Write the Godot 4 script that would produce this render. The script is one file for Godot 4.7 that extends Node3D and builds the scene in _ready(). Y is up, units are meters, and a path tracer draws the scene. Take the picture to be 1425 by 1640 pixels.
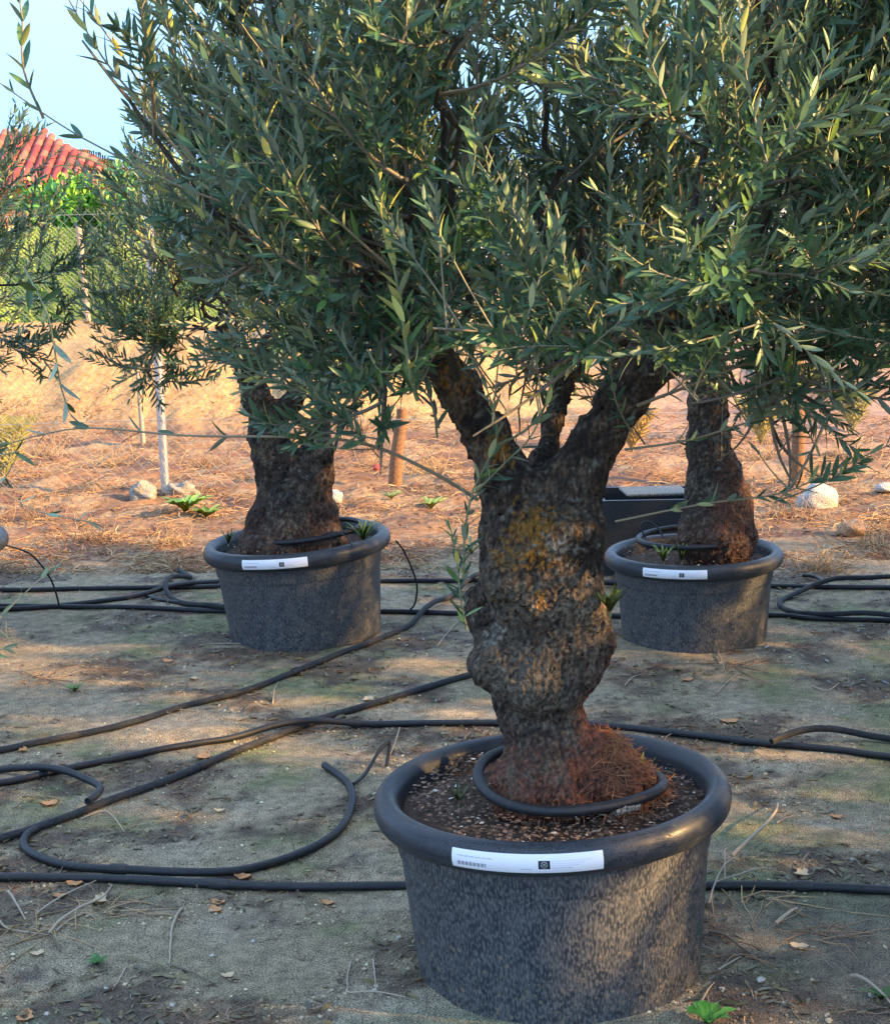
extends Node3D
# A nursery yard: three rows of potted olive trees, irrigation pipes on bare earth, late sun from the right along the rows.

const EYE := Vector3(0, 1.70, 0)
const HERO_TRUNK := [[[Vector3(0.241,0.387,-3.620),0.109],[Vector3(0.227,0.461,-3.620),0.083],[Vector3(0.211,0.541,-3.620),0.075],[Vector3(0.199,0.602,-3.620),0.077],[Vector3(0.204,0.693,-3.620),0.108],[Vector3(0.210,0.771,-3.620),0.111],[Vector3(0.212,0.870,-3.620),0.119],[Vector3(0.206,0.954,-3.620),0.122],[Vector3(0.203,0.993,-3.620),0.112]],
	[[Vector3(0.163,1.032,-3.620),0.080],[Vector3(0.131,1.129,-3.620),0.054],[Vector3(0.089,1.225,-3.620),0.042],[Vector3(0.041,1.311,-3.620),0.037],[Vector3(0.012,1.352,-3.620),0.033]],
	[[Vector3(0.041,1.311,-3.620),0.030],[Vector3(-0.011,1.407,-3.650),0.021],[Vector3(-0.076,1.489,-3.640),0.016]],
	[[Vector3(0.253,1.030,-3.620),0.085],[Vector3(0.283,1.119,-3.620),0.059],[Vector3(0.331,1.207,-3.620),0.047],[Vector3(0.385,1.295,-3.620),0.042],[Vector3(0.434,1.373,-3.640),0.036],[Vector3(0.484,1.477,-3.670),0.026],[Vector3(0.519,1.584,-3.680),0.019]],
	[[Vector3(0.204,1.071,-3.670),0.061],[Vector3(0.224,1.141,-3.760),0.023],[Vector3(0.278,1.293,-3.920),0.017],[Vector3(0.255,1.433,-4.000),0.014]],
	[[Vector3(0.398,1.301,-3.620),0.031],[Vector3(0.511,1.408,-3.520),0.019],[Vector3(0.617,1.512,-3.470),0.014]],
	[[Vector3(0.212,0.526,-3.600),0.059],[Vector3(0.147,0.465,-3.570),0.039],[Vector3(0.126,0.414,-3.550),0.035]],
	[[Vector3(0.215,0.525,-3.580),0.061],[Vector3(0.179,0.424,-3.520),0.039]],
	[[Vector3(0.229,0.525,-3.580),0.061],[Vector3(0.265,0.426,-3.510),0.039]],
	[[Vector3(0.251,0.532,-3.600),0.061],[Vector3(0.338,0.450,-3.560),0.048],[Vector3(0.399,0.410,-3.550),0.039]],
	[[Vector3(0.253,0.540,-3.620),0.052],[Vector3(0.359,0.459,-3.640),0.044],[Vector3(0.459,0.406,-3.650),0.035]],
	[[Vector3(0.228,0.495,-3.670),0.070],[Vector3(0.249,0.356,-3.790),0.052]],
	[[Vector3(0.119,0.930,-3.515),0.049],[Vector3(0.146,0.938,-3.520),0.047]],
	[[Vector3(0.110,0.726,-3.555),0.057],[Vector3(0.173,0.694,-3.532),0.054],[Vector3(0.235,0.680,-3.548),0.045]],
	[[Vector3(0.068,0.719,-3.600),0.028],[Vector3(0.101,0.714,-3.600),0.044]],
	[[Vector3(0.289,0.867,-3.535),0.048],[Vector3(0.312,0.810,-3.570),0.044]],
	[[Vector3(0.292,0.723,-3.580),0.052],[Vector3(0.321,0.760,-3.600),0.044]],
	[[Vector3(0.065,0.859,-3.620),0.026],[Vector3(0.075,0.802,-3.620),0.026]],
	[[Vector3(0.208,1.015,-3.520),0.044],[Vector3(0.290,1.022,-3.550),0.048]]]
const LEFT_TRUNK := [[[Vector3(-0.651,0.388,-6.760),0.185],[Vector3(-0.643,0.466,-6.760),0.132],[Vector3(-0.659,0.611,-6.760),0.086],[Vector3(-0.685,0.726,-6.760),0.079],[Vector3(-0.707,0.816,-6.760),0.069],[Vector3(-0.747,0.969,-6.760),0.046],[Vector3(-0.782,1.095,-6.760),0.040],[Vector3(-0.831,1.208,-6.760),0.032],[Vector3(-0.890,1.284,-6.760),0.022]],
	[[Vector3(-0.539,0.391,-6.760),0.125],[Vector3(-0.527,0.505,-6.760),0.066],[Vector3(-0.516,0.634,-6.760),0.058],[Vector3(-0.507,0.761,-6.760),0.052],[Vector3(-0.491,0.908,-6.810),0.026],[Vector3(-0.458,1.056,-6.840),0.021],[Vector3(-0.411,1.207,-6.840),0.018]],
	[[Vector3(-0.611,0.417,-6.660),0.076],[Vector3(-0.604,0.568,-6.700),0.062],[Vector3(-0.583,0.689,-6.740),0.055]],
	[[Vector3(-0.764,0.406,-6.730),0.048],[Vector3(-0.740,0.490,-6.720),0.055]],
	[[Vector3(-0.469,0.390,-6.790),0.042],[Vector3(-0.491,0.501,-6.780),0.042]],
	[[Vector3(-0.706,0.841,-6.760),0.048],[Vector3(-0.606,0.961,-6.810),0.031],[Vector3(-0.527,1.157,-6.860),0.021]],
	[[Vector3(-0.785,1.095,-6.760),0.034],[Vector3(-0.663,1.221,-6.710),0.024]]]
const RIGHT_TRUNK := [[[Vector3(1.075,0.409,-6.550),0.144],[Vector3(1.069,0.514,-6.550),0.113],[Vector3(1.052,0.639,-6.550),0.090],[Vector3(1.036,0.788,-6.550),0.077],[Vector3(1.030,0.936,-6.550),0.068],[Vector3(1.033,1.082,-6.550),0.063],[Vector3(1.041,1.227,-6.550),0.054],[Vector3(1.057,1.371,-6.550),0.045]],
	[[Vector3(1.175,0.406,-6.530),0.050],[Vector3(1.146,0.568,-6.520),0.045],[Vector3(1.110,0.691,-6.530),0.045]],
	[[Vector3(0.972,0.422,-6.490),0.063],[Vector3(0.999,0.571,-6.520),0.054]],
	[[Vector3(1.060,0.432,-6.430),0.054],[Vector3(1.056,0.600,-6.490),0.054]],
	[[Vector3(1.033,1.082,-6.550),0.045],[Vector3(0.932,1.250,-6.600),0.032],[Vector3(0.862,1.371,-6.630),0.023]],
	[[Vector3(1.042,1.203,-6.550),0.041],[Vector3(1.157,1.348,-6.500),0.027]]]
const SH_LOW := [Vector3(0.069,1.102,-3.500),Vector3(-0.015,1.169,-3.420),Vector3(-0.140,1.235,-3.380),Vector3(-0.264,1.258,-3.360),Vector3(-0.511,1.269,-3.340),Vector3(-0.718,1.290,-3.320),Vector3(-0.875,1.260,-3.300)]
const SH_LONG := [Vector3(-0.034,1.535,-3.500),Vector3(-0.180,1.641,-3.400),Vector3(-0.311,1.690,-3.350),Vector3(-0.484,1.751,-3.300),Vector3(-0.642,1.832,-3.270),Vector3(-0.729,1.887,-3.250),Vector3(-0.836,1.967,-3.230)]
const SH_NEAR := [Vector3(-0.048,1.354,-3.150),Vector3(-0.061,1.417,-3.100),Vector3(-0.075,1.544,-3.080),Vector3(-0.093,1.656,-3.070),Vector3(-0.108,1.756,-3.060),Vector3(-0.113,1.816,-3.060)]
const SH_YOUNG := [Vector3(-0.140,1.445,-3.200),Vector3(-0.115,1.406,-3.160),Vector3(-0.068,1.416,-3.140),Vector3(-0.021,1.442,-3.120),Vector3(0.016,1.455,-3.100)]
const SH_ARCH := [Vector3(-0.077,1.585,-3.200),Vector3(-0.133,1.635,-3.150),Vector3(-0.209,1.708,-3.120),Vector3(-0.263,1.748,-3.100),Vector3(-0.305,1.790,-3.080),Vector3(-0.370,1.791,-3.070),Vector3(-0.432,1.818,-3.060)]
const SH_FORK_A := [Vector3(0.036,0.952,-3.420),Vector3(0.041,1.055,-3.400),Vector3(0.059,1.139,-3.400),Vector3(0.107,1.241,-3.400),Vector3(0.096,1.324,-3.400),Vector3(0.071,1.388,-3.400)]
const SH_FORK_B := [Vector3(0.101,1.225,-3.420),Vector3(0.165,1.259,-3.400),Vector3(0.206,1.309,-3.400),Vector3(0.222,1.385,-3.400),Vector3(0.231,1.471,-3.420)]
const SH_FORK_C := [Vector3(0.062,1.129,-3.420),Vector3(0.131,1.205,-3.380),Vector3(0.183,1.261,-3.380),Vector3(0.248,1.422,-3.400),Vector3(0.244,1.472,-3.400)]
const SH_FORK_D := [Vector3(0.042,0.831,-3.450),Vector3(0.030,0.903,-3.430),Vector3(0.023,0.985,-3.420),Vector3(0.012,1.053,-3.410)]
const SH_FORK_E := [Vector3(-0.013,1.243,-3.450),Vector3(-0.024,1.326,-3.400),Vector3(-0.061,1.354,-3.380),Vector3(-0.099,1.319,-3.360),Vector3(-0.126,1.269,-3.360)]
const SH_FORK_F := [Vector3(0.391,1.242,-3.500),Vector3(0.351,1.317,-3.420),Vector3(0.336,1.421,-3.400),Vector3(0.346,1.497,-3.380)]
const SH_R1 := [Vector3(0.410,1.289,-3.550),Vector3(0.565,1.362,-3.450),Vector3(0.719,1.433,-3.400),Vector3(0.904,1.526,-3.350)]
const SH_R2 := [Vector3(0.359,1.050,-3.500),Vector3(0.529,1.092,-3.450),Vector3(0.691,1.118,-3.420),Vector3(0.788,1.165,-3.400),Vector3(0.934,1.235,-3.380)]
const SH_R3 := [Vector3(0.378,1.203,-3.500),Vector3(0.502,1.227,-3.450),Vector3(0.653,1.278,-3.400),Vector3(0.793,1.314,-3.380),Vector3(0.924,1.358,-3.360)]
const SH_R4 := [Vector3(0.436,1.354,-3.550),Vector3(0.612,1.375,-3.500),Vector3(0.756,1.390,-3.450),Vector3(0.939,1.409,-3.420)]
const SH_HANG := [Vector3(-0.781,1.608,-3.200),Vector3(-0.721,1.532,-3.100),Vector3(-0.706,1.465,-3.080),Vector3(-0.696,1.397,-3.070),Vector3(-0.683,1.351,-3.070)]
const SH_TOPL := [Vector3(-0.747,1.887,-3.280),Vector3(-0.773,1.977,-3.250),Vector3(-0.767,2.066,-3.240),Vector3(-0.774,2.142,-3.230)]
const SH_TOPA := [Vector3(-0.489,1.803,-3.350),Vector3(-0.570,1.915,-3.320),Vector3(-0.633,1.999,-3.300),Vector3(-0.693,2.114,-3.280)]
const SH_TOPB := [Vector3(-0.461,1.780,-3.400),Vector3(-0.567,1.936,-3.380),Vector3(-0.603,2.000,-3.360),Vector3(-0.677,2.109,-3.340),Vector3(-0.722,2.145,-3.340)]
const SH_LEFTLOW := [Vector3(-0.948,0.861,-3.200),Vector3(-0.883,0.923,-3.200),Vector3(-0.825,0.978,-3.200),Vector3(-0.774,1.023,-3.200)]
const SH_LEFTMID := [Vector3(-0.922,1.244,-3.200),Vector3(-0.854,1.191,-3.200),Vector3(-0.785,1.146,-3.200),Vector3(-0.690,1.124,-3.200)]
const SH_CENTER := [Vector3(-0.006,1.610,-3.100),Vector3(0.040,1.709,-3.060),Vector3(0.064,1.796,-3.050),Vector3(0.056,1.882,-3.040)]
const SH_RIGHTC := [Vector3(0.475,1.598,-3.200),Vector3(0.422,1.736,-3.120),Vector3(0.413,1.846,-3.100),Vector3(0.429,1.912,-3.100)]
const SC_LEFT := [Vector3(0.002,1.342,-3.620),Vector3(-0.115,1.435,-3.560),Vector3(-0.240,1.528,-3.500),Vector3(-0.385,1.650,-3.450),Vector3(-0.466,1.725,-3.420),Vector3(-0.533,1.817,-3.400),Vector3(-0.609,1.937,-3.380)]
const PIPES := {
	"back_a": [Vector2(-2.818,-7.630),Vector2(-2.064,-7.622),Vector2(-1.546,-7.634),Vector2(-1.055,-7.634),Vector2(-0.216,-7.674),Vector2(0.132,-7.632),Vector2(0.817,-7.550),Vector2(1.484,-7.444),Vector2(1.728,-7.399),Vector2(2.706,-7.233)],
	"back_b": [Vector2(-2.732,-7.383),Vector2(-1.976,-7.278),Vector2(-1.466,-7.215),Vector2(-0.949,-7.129),Vector2(-0.243,-7.077),Vector2(0.132,-7.003),Vector2(0.751,-6.934),Vector2(1.358,-6.867),Vector2(1.513,-6.801),Vector2(1.820,-6.735),Vector2(2.496,-6.654)],
	"back_c": [Vector2(-2.659,-7.176),Vector2(-1.957,-7.205),Vector2(-1.723,-7.258),Vector2(-1.495,-7.362),Vector2(-1.344,-7.463),Vector2(-1.069,-7.743)],
	"loop_c": [Vector2(-1.309,-8.030),Vector2(-1.238,-7.895),Vector2(-1.212,-7.782),Vector2(-1.274,-7.652),Vector2(-1.276,-7.496),Vector2(-1.212,-7.341),Vector2(-1.110,-7.212),Vector2(-0.944,-7.094)],
	"end_c": [Vector2(-1.379,-7.504),Vector2(-1.301,-7.372),Vector2(-1.145,-7.263),Vector2(-1.024,-7.182)],
	"end_d": [Vector2(1.650,-7.630),Vector2(1.695,-7.572),Vector2(1.700,-7.427)],
	"loop_d": [Vector2(2.326,-7.429),Vector2(1.871,-7.413),Vector2(1.697,-7.389),Vector2(1.547,-7.274),Vector2(1.451,-7.136),Vector2(1.428,-7.020),Vector2(1.465,-6.881),Vector2(1.585,-6.774),Vector2(1.809,-6.693),Vector2(2.108,-6.629)],
	"grey_e": [Vector2(0.180,-7.806),Vector2(0.101,-7.542),Vector2(-0.068,-7.087),Vector2(-0.195,-6.742),Vector2(-0.383,-6.414),Vector2(-0.557,-6.151),Vector2(-0.718,-5.899),Vector2(-0.912,-5.684),Vector2(-1.095,-5.491),Vector2(-1.278,-5.363),Vector2(-1.448,-5.222),Vector2(-1.703,-5.009)],
	"line_f": [Vector2(0.194,-6.102),Vector2(0.053,-5.999),Vector2(-0.172,-5.793),Vector2(-0.383,-5.593),Vector2(-0.518,-5.415),Vector2(-0.643,-5.229),Vector2(-0.807,-4.973),Vector2(-1.017,-4.721),Vector2(-1.139,-4.573),Vector2(-1.251,-4.457),Vector2(-1.465,-4.306)],
	"line_g": [Vector2(-1.639,-4.807),Vector2(-1.366,-4.904),Vector2(-1.167,-5.039),Vector2(-0.938,-5.181),Vector2(-0.714,-5.311),Vector2(-0.498,-5.421),Vector2(-0.291,-5.458),Vector2(-0.123,-5.469),Vector2(0.151,-5.460),Vector2(0.380,-5.433),Vector2(0.581,-5.358),Vector2(0.814,-5.264),Vector2(1.037,-5.160),Vector2(1.218,-5.080),Vector2(1.365,-5.005),Vector2(1.661,-4.876)],
	"end_g": [Vector2(1.016,-5.104),Vector2(1.094,-5.144),Vector2(1.220,-5.176),Vector2(1.407,-5.165),Vector2(1.743,-5.127)],
	"hook_h": [Vector2(-1.707,-5.021),Vector2(-1.395,-5.016),Vector2(-1.272,-4.986),Vector2(-1.164,-4.934),Vector2(-1.071,-4.849),Vector2(-1.034,-4.776),Vector2(-1.034,-4.712),Vector2(-1.049,-4.670)],
	"loop_i": [Vector2(-0.387,-5.015),Vector2(-0.332,-4.907),Vector2(-0.294,-4.787),Vector2(-0.283,-4.658),Vector2(-0.302,-4.483),Vector2(-0.375,-4.336),Vector2(-0.530,-4.206),Vector2(-0.688,-4.162),Vector2(-0.802,-4.163),Vector2(-0.938,-4.195),Vector2(-1.050,-4.256),Vector2(-1.131,-4.331),Vector2(-1.173,-4.406),Vector2(-1.182,-4.492),Vector2(-1.152,-4.569)],
	"line_j": [Vector2(-1.447,-4.196),Vector2(-1.178,-4.172),Vector2(-1.011,-4.151),Vector2(-0.845,-4.132),Vector2(-0.518,-4.096),Vector2(-0.116,-4.062),Vector2(0.280,-4.037),Vector2(0.673,-4.019),Vector2(0.905,-4.001),Vector2(1.094,-3.973),Vector2(1.354,-3.934)]}
const LEAF_SPOTS := [Vector2(-1.379,-5.242),Vector2(-0.667,-4.658),Vector2(-1.081,-6.337),Vector2(-0.780,-5.133),Vector2(-0.948,-6.080),Vector2(-0.972,-4.121),Vector2(-0.995,-4.053),Vector2(-0.886,-4.009),Vector2(-0.588,-3.958),Vector2(-0.542,-4.168),Vector2(-0.672,-4.120),Vector2(-1.177,-4.736),Vector2(-0.311,-3.996),Vector2(0.899,-4.099),Vector2(-0.927,-3.400),Vector2(1.093,-4.540),Vector2(0.805,-3.674),Vector2(0.936,-5.411),Vector2(0.490,-6.014),Vector2(-0.283,-5.778),Vector2(0.872,-5.947),Vector2(0.643,-5.359),Vector2(-0.973,-3.712),Vector2(-0.555,-6.124),Vector2(-0.586,-4.000),Vector2(-0.511,-3.589)]
const PEBBLE_SPOTS := [Vector2(0.685,-3.514),Vector2(0.590,-3.466),Vector2(0.798,-3.510),Vector2(-0.479,-4.031),Vector2(-0.613,-3.437),Vector2(-1.094,-5.750),Vector2(-0.102,-5.822),Vector2(-0.665,-4.115),Vector2(1.309,-5.473),Vector2(0.911,-3.433),Vector2(0.789,-3.308),Vector2(-0.320,-4.012),Vector2(-0.126,-3.781),Vector2(-0.475,-3.778),Vector2(-0.398,-3.380),Vector2(-0.884,-3.421),Vector2(-0.777,-3.534),Vector2(0.712,-3.390),Vector2(0.909,-6.205),Vector2(0.696,-5.289),Vector2(-0.561,-3.696),Vector2(1.055,-4.198),Vector2(0.959,-4.902),Vector2(-0.795,-5.307),Vector2(-0.174,-3.489)]
const TWIGS := [[Vector2(-0.672,-3.969),Vector2(-0.678,-3.883),Vector2(-0.669,-3.768),Vector2(-0.651,-3.640)],
	[Vector2(-0.751,-3.640),Vector2(-0.754,-3.573),Vector2(-0.759,-3.518)],
	[Vector2(-1.135,-4.075),Vector2(-1.081,-3.960),Vector2(-1.045,-3.899)],
	[Vector2(-1.108,-3.894),Vector2(-1.078,-3.849),Vector2(-1.031,-3.829),Vector2(-0.968,-3.816)],
	[Vector2(-0.968,-3.816),Vector2(-0.949,-3.869),Vector2(-0.910,-3.938),Vector2(-0.876,-3.997),Vector2(-0.873,-4.108)],
	[Vector2(-1.024,-3.927),Vector2(-0.990,-3.983),Vector2(-0.931,-4.079),Vector2(-0.914,-4.151)],
	[Vector2(-0.922,-3.727),Vector2(-0.962,-3.805),Vector2(-1.006,-3.853)],
	[Vector2(-0.956,-3.833),Vector2(-0.926,-3.905),Vector2(-0.901,-3.930),Vector2(-0.872,-3.902)],
	[Vector2(0.741,-4.216),Vector2(0.809,-4.288),Vector2(0.873,-4.386),Vector2(0.915,-4.504),Vector2(0.948,-4.655)],
	[Vector2(0.914,-4.499),Vector2(0.974,-4.561)],
	[Vector2(0.632,-3.913),Vector2(0.694,-4.055),Vector2(0.758,-4.190)],
	[Vector2(0.657,-4.017),Vector2(0.725,-4.006),Vector2(0.820,-4.050),Vector2(0.873,-4.072)],
	[Vector2(0.693,-4.047),Vector2(0.720,-4.191),Vector2(0.747,-4.221)],
	[Vector2(0.773,-3.790),Vector2(0.810,-3.828),Vector2(0.838,-3.867),Vector2(0.836,-3.893)],
	[Vector2(0.610,-3.768),Vector2(0.642,-3.739),Vector2(0.668,-3.680),Vector2(0.695,-3.629)],
	[Vector2(0.599,-3.568),Vector2(0.633,-3.599),Vector2(0.661,-3.637)],
	[Vector2(0.695,-3.629),Vector2(0.765,-3.619),Vector2(0.815,-3.650)],
	[Vector2(0.529,-3.383),Vector2(0.561,-3.461),Vector2(0.579,-3.500)],
	[Vector2(0.883,-3.503),Vector2(0.913,-3.442),Vector2(0.942,-3.393)],
	[Vector2(-0.235,-3.491),Vector2(-0.228,-3.470),Vector2(-0.174,-3.474),Vector2(-0.104,-3.445)],
	[Vector2(-0.234,-3.633),Vector2(-0.237,-3.553),Vector2(-0.232,-3.479)],
	[Vector2(-0.183,-3.647),Vector2(-0.177,-3.567),Vector2(-0.170,-3.483)],
	[Vector2(-0.124,-3.860),Vector2(-0.098,-3.888)],
	[Vector2(-0.656,-3.650),Vector2(-0.590,-3.592),Vector2(-0.526,-3.533)],
	[Vector2(0.945,-5.765),Vector2(1.016,-5.922),Vector2(1.075,-6.036)],
	[Vector2(0.639,-5.896),Vector2(0.685,-6.001),Vector2(0.719,-6.042)],
	[Vector2(-0.996,-6.590),Vector2(-0.936,-6.616),Vector2(-0.794,-6.586),Vector2(-0.726,-6.532)],
	[Vector2(-0.164,-5.440),Vector2(-0.176,-5.239),Vector2(-0.195,-5.071)],
	[Vector2(-0.619,-5.745),Vector2(-0.629,-5.919),Vector2(-0.626,-6.026)],
	[Vector2(-0.040,-6.475),Vector2(0.037,-6.859),Vector2(0.115,-7.077)],
	[Vector2(1.044,-6.334),Vector2(1.039,-6.197),Vector2(1.029,-6.065)],
	[Vector2(1.304,-5.838),Vector2(1.345,-5.772),Vector2(1.419,-5.896)],
	[Vector2(-1.062,-4.627),Vector2(-1.000,-4.675),Vector2(-0.912,-4.496)]]

var rng := RandomNumberGenerator.new()
var na := FastNoiseLite.new()
var nb := FastNoiseLite.new()
var nc := FastNoiseLite.new()
var nd := FastNoiseLite.new()
var taken := {}
var M := {}

# ------------------------------------------------------------------ helpers
class MB:
	var v := PackedVector3Array()
	var n := PackedVector3Array()
	var c := PackedColorArray()
	var uv := PackedVector2Array()
	var ix := PackedInt32Array()
	func vert(p: Vector3, nn: Vector3, col := Color.WHITE, u := Vector2.ZERO) -> int:
		v.append(p); n.append(nn); c.append(col); uv.append(u)
		return v.size() - 1
	func tri(a: int, b: int, d: int) -> void:   # counter-clockwise from outside
		ix.append(a); ix.append(d); ix.append(b)
	func flat(p: Array, col := Color.WHITE) -> void:   # one flat convex polygon, counter-clockwise from outside
		var nn: Vector3 = ((p[1] - p[0]) as Vector3).cross(p[2] - p[0]).normalized()
		var b := v.size()
		for q in p: vert(q, nn, col, Vector2(q.x + q.z, q.y))
		for i in range(1, p.size() - 1): tri(b, b + i, b + i + 1)
	func box(lo: Vector3, hi: Vector3, col := Color.WHITE) -> void:
		var q := []
		for k in 8: q.append(Vector3(hi.x if k & 1 else lo.x, hi.y if k & 2 else lo.y, hi.z if k & 4 else lo.z))
		for f in [[0, 2, 3, 1], [4, 5, 7, 6], [0, 1, 5, 4], [2, 6, 7, 3], [0, 4, 6, 2], [1, 3, 7, 5]]:
			flat([q[f[0]], q[f[1]], q[f[2]], q[f[3]]], col)
	func tube(pts: Array, rad: Array, sides: int, col := Color.WHITE, caps := true, vscale := 1.0) -> void:
		var count := pts.size()
		var u := Vector3.ZERO
		var run := 0.0
		var start := v.size()
		for i in count:
			var t: Vector3 = (pts[mini(i + 1, count - 1)] - pts[maxi(i - 1, 0)])
			t = t.normalized()
			if u == Vector3.ZERO:
				u = t.cross(Vector3.UP if absf(t.y) < 0.9 else Vector3.RIGHT).normalized()
			u = (u - t * u.dot(t)).normalized()
			var w := t.cross(u)
			if i > 0: run += (pts[i] - pts[i - 1]).length()
			for j in sides + 1:
				var a := TAU * j / sides
				var d := u * cos(a) + w * sin(a)
				vert(pts[i] + d * rad[i], d, col, Vector2(float(j) / sides, run * vscale))
			if i > 0:
				for j in sides:
					var a0 := start + (i - 1) * (sides + 1) + j
					var b0 := a0 + sides + 1
					tri(a0, a0 + 1, b0 + 1)
					tri(a0, b0 + 1, b0)
		if caps:
			for e in [0, count - 1]:
				var t: Vector3 = (pts[1] - pts[0]) if e == 0 else (pts[count - 1] - pts[count - 2])
				t = t.normalized() * (-1.0 if e == 0 else 1.0)
				var cc := vert(pts[e], t, col, Vector2.ZERO)
				var r0 := v.size()
				for j in sides + 1:
					var q := v[start + e * (sides + 1) + j]
					vert(q, t, col, Vector2.ZERO)
				for j in sides:
					if e == 0: tri(cc, r0 + j + 1, r0 + j)
					else: tri(cc, r0 + j, r0 + j + 1)
	func lathe(prof: Array, sides: int, col := Color.WHITE, vs := 1.0) -> void:   # profile of Vector2(radius, y), outside on the right when going along it
		var k := prof.size()
		var start := v.size()
		var run := 0.0
		for i in k:
			var d: Vector2 = (prof[mini(i + 1, k - 1)] - prof[maxi(i - 1, 0)]).normalized()
			var nn := Vector2(d.y, -d.x)
			if i > 0: run += (prof[i] - prof[i - 1]).length()
			for j in sides + 1:
				var a := TAU * j / sides
				vert(Vector3(prof[i].x * cos(a), prof[i].y, prof[i].x * sin(a)), Vector3(nn.x * cos(a), nn.y, nn.x * sin(a)), col, Vector2(float(j) / sides, run * vs))
			if i > 0:
				for j in sides:
					var a0 := start + (i - 1) * (sides + 1) + j
					var b0 := a0 + sides + 1
					tri(a0, b0 + 1, a0 + 1)
					tri(a0, b0, b0 + 1)
	func mesh(mat: Material) -> ArrayMesh:
		var ar := []
		ar.resize(Mesh.ARRAY_MAX)
		ar[Mesh.ARRAY_VERTEX] = v
		ar[Mesh.ARRAY_NORMAL] = n
		ar[Mesh.ARRAY_COLOR] = c
		ar[Mesh.ARRAY_TEX_UV] = uv
		ar[Mesh.ARRAY_INDEX] = ix
		var m := ArrayMesh.new()
		m.add_surface_from_arrays(Mesh.PRIMITIVE_TRIANGLES, ar)
		m.surface_set_material(0, mat)
		return m

func numbered(called: String) -> String:
	var k: int = taken.get(called, -1) + 1
	taken[called] = k
	return called if k == 0 else "%s_%03d" % [called, k]

func tag(o: Node, label: String, category: String, group := "") -> void:
	o.set_meta("label", label)
	o.set_meta("category", category)
	if group: o.set_meta("group", group)

func thing(called: String, at: Vector3, label: String, category: String, group := "") -> Node3D:
	var o := Node3D.new()
	o.name = numbered(called)
	add_child(o)
	o.position = at
	tag(o, label, category, group)
	return o

func part(called: String, mesh: Mesh, parent: Node, at := Vector3.ZERO) -> MeshInstance3D:
	var o := MeshInstance3D.new()
	o.name = called
	o.mesh = mesh
	parent.add_child(o, true)
	o.position = at
	return o

func single(called: String, mesh: Mesh, at: Vector3, label: String, category: String, group := "") -> MeshInstance3D:
	var o := part(numbered(called), mesh, self, at)
	tag(o, label, category, group)
	return o

func copies(called: String, mesh: Mesh, buf: PackedFloat32Array, parent: Node) -> MultiMeshInstance3D:
	var mm := MultiMesh.new()
	mm.transform_format = MultiMesh.TRANSFORM_3D
	mm.use_colors = true
	mm.mesh = mesh
	mm.instance_count = buf.size() / 16
	mm.buffer = buf
	var o := MultiMeshInstance3D.new()
	o.name = called
	o.multimesh = mm
	o.set_meta("kind", "stuff")
	parent.add_child(o, true)
	return o

func put(buf: PackedFloat32Array, x: Vector3, y: Vector3, z: Vector3, o: Vector3, c: Color) -> void:
	buf.append_array([x.x, y.x, z.x, o.x, x.y, y.y, z.y, o.y, x.z, y.z, z.z, o.z, c.r, c.g, c.b, 1.0])

func rs() -> Vector3:   # a random direction
	var q := Vector3(rng.randfn(), rng.randfn(), rng.randfn())
	return q.normalized()

func smooth(pts: Array, step: float) -> Array:   # Catmull-Rom through the points
	var out := []
	for i in pts.size() - 1:
		var a = pts[maxi(i - 1, 0)]
		var d = pts[mini(i + 2, pts.size() - 1)]
		var k := maxi(1, int(ceil((pts[i + 1] - pts[i]).length() / step)))
		for j in k: out.append(pts[i].cubic_interpolate(pts[i + 1], a, d, float(j) / k))
	out.append(pts[pts.size() - 1])
	return out

func lin(r: float, g: float, b: float) -> Color:
	return Color(r, g, b).linear_to_srgb()

func mat(r: float, g: float, b: float, rough := 0.8, metal := 0.0) -> StandardMaterial3D:
	var m := StandardMaterial3D.new()
	m.albedo_color = lin(r, g, b)
	m.roughness = rough
	m.metallic = metal
	m.cull_mode = BaseMaterial3D.CULL_DISABLED
	return m

func vmat(rough := 0.8) -> StandardMaterial3D:
	var m := mat(1, 1, 1, rough)
	m.vertex_color_use_as_albedo = true
	return m

func noise_bytes(freq: float, kind: int, size: int, seed_: int, oct := 4, ret := FastNoiseLite.RETURN_DISTANCE) -> PackedByteArray:
	var f := FastNoiseLite.new()
	f.noise_type = kind
	f.seed = seed_
	f.frequency = freq
	f.fractal_octaves = oct
	f.fractal_type = FastNoiseLite.FRACTAL_FBM if oct > 1 else FastNoiseLite.FRACTAL_NONE
	f.cellular_return_type = ret
	return f.get_seamless_image(size, size, false, false, 0.1).get_data()

func tex(size: int, bytes: PackedByteArray, fmt := Image.FORMAT_L8) -> ImageTexture:
	var im := Image.create_from_data(size, size, false, fmt, bytes)
	im.generate_mipmaps()
	return ImageTexture.create_from_image(im)

# ------------------------------------------------------------------ ground
func bank(x: float, z: float) -> float:
	var right := smoothstep(-2.0, 2.5, x)
	var high := lerpf(0.66, 0.34, right) + 0.06 * na.get_noise_2d(x * 0.9, z * 0.5)
	var from := lerpf(13.2, 14.5, right) + 0.5 * na.get_noise_2d(x * 0.7 + 40.0, 3.0)
	return high * smoothstep(from, from + 1.7, -z)

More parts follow.
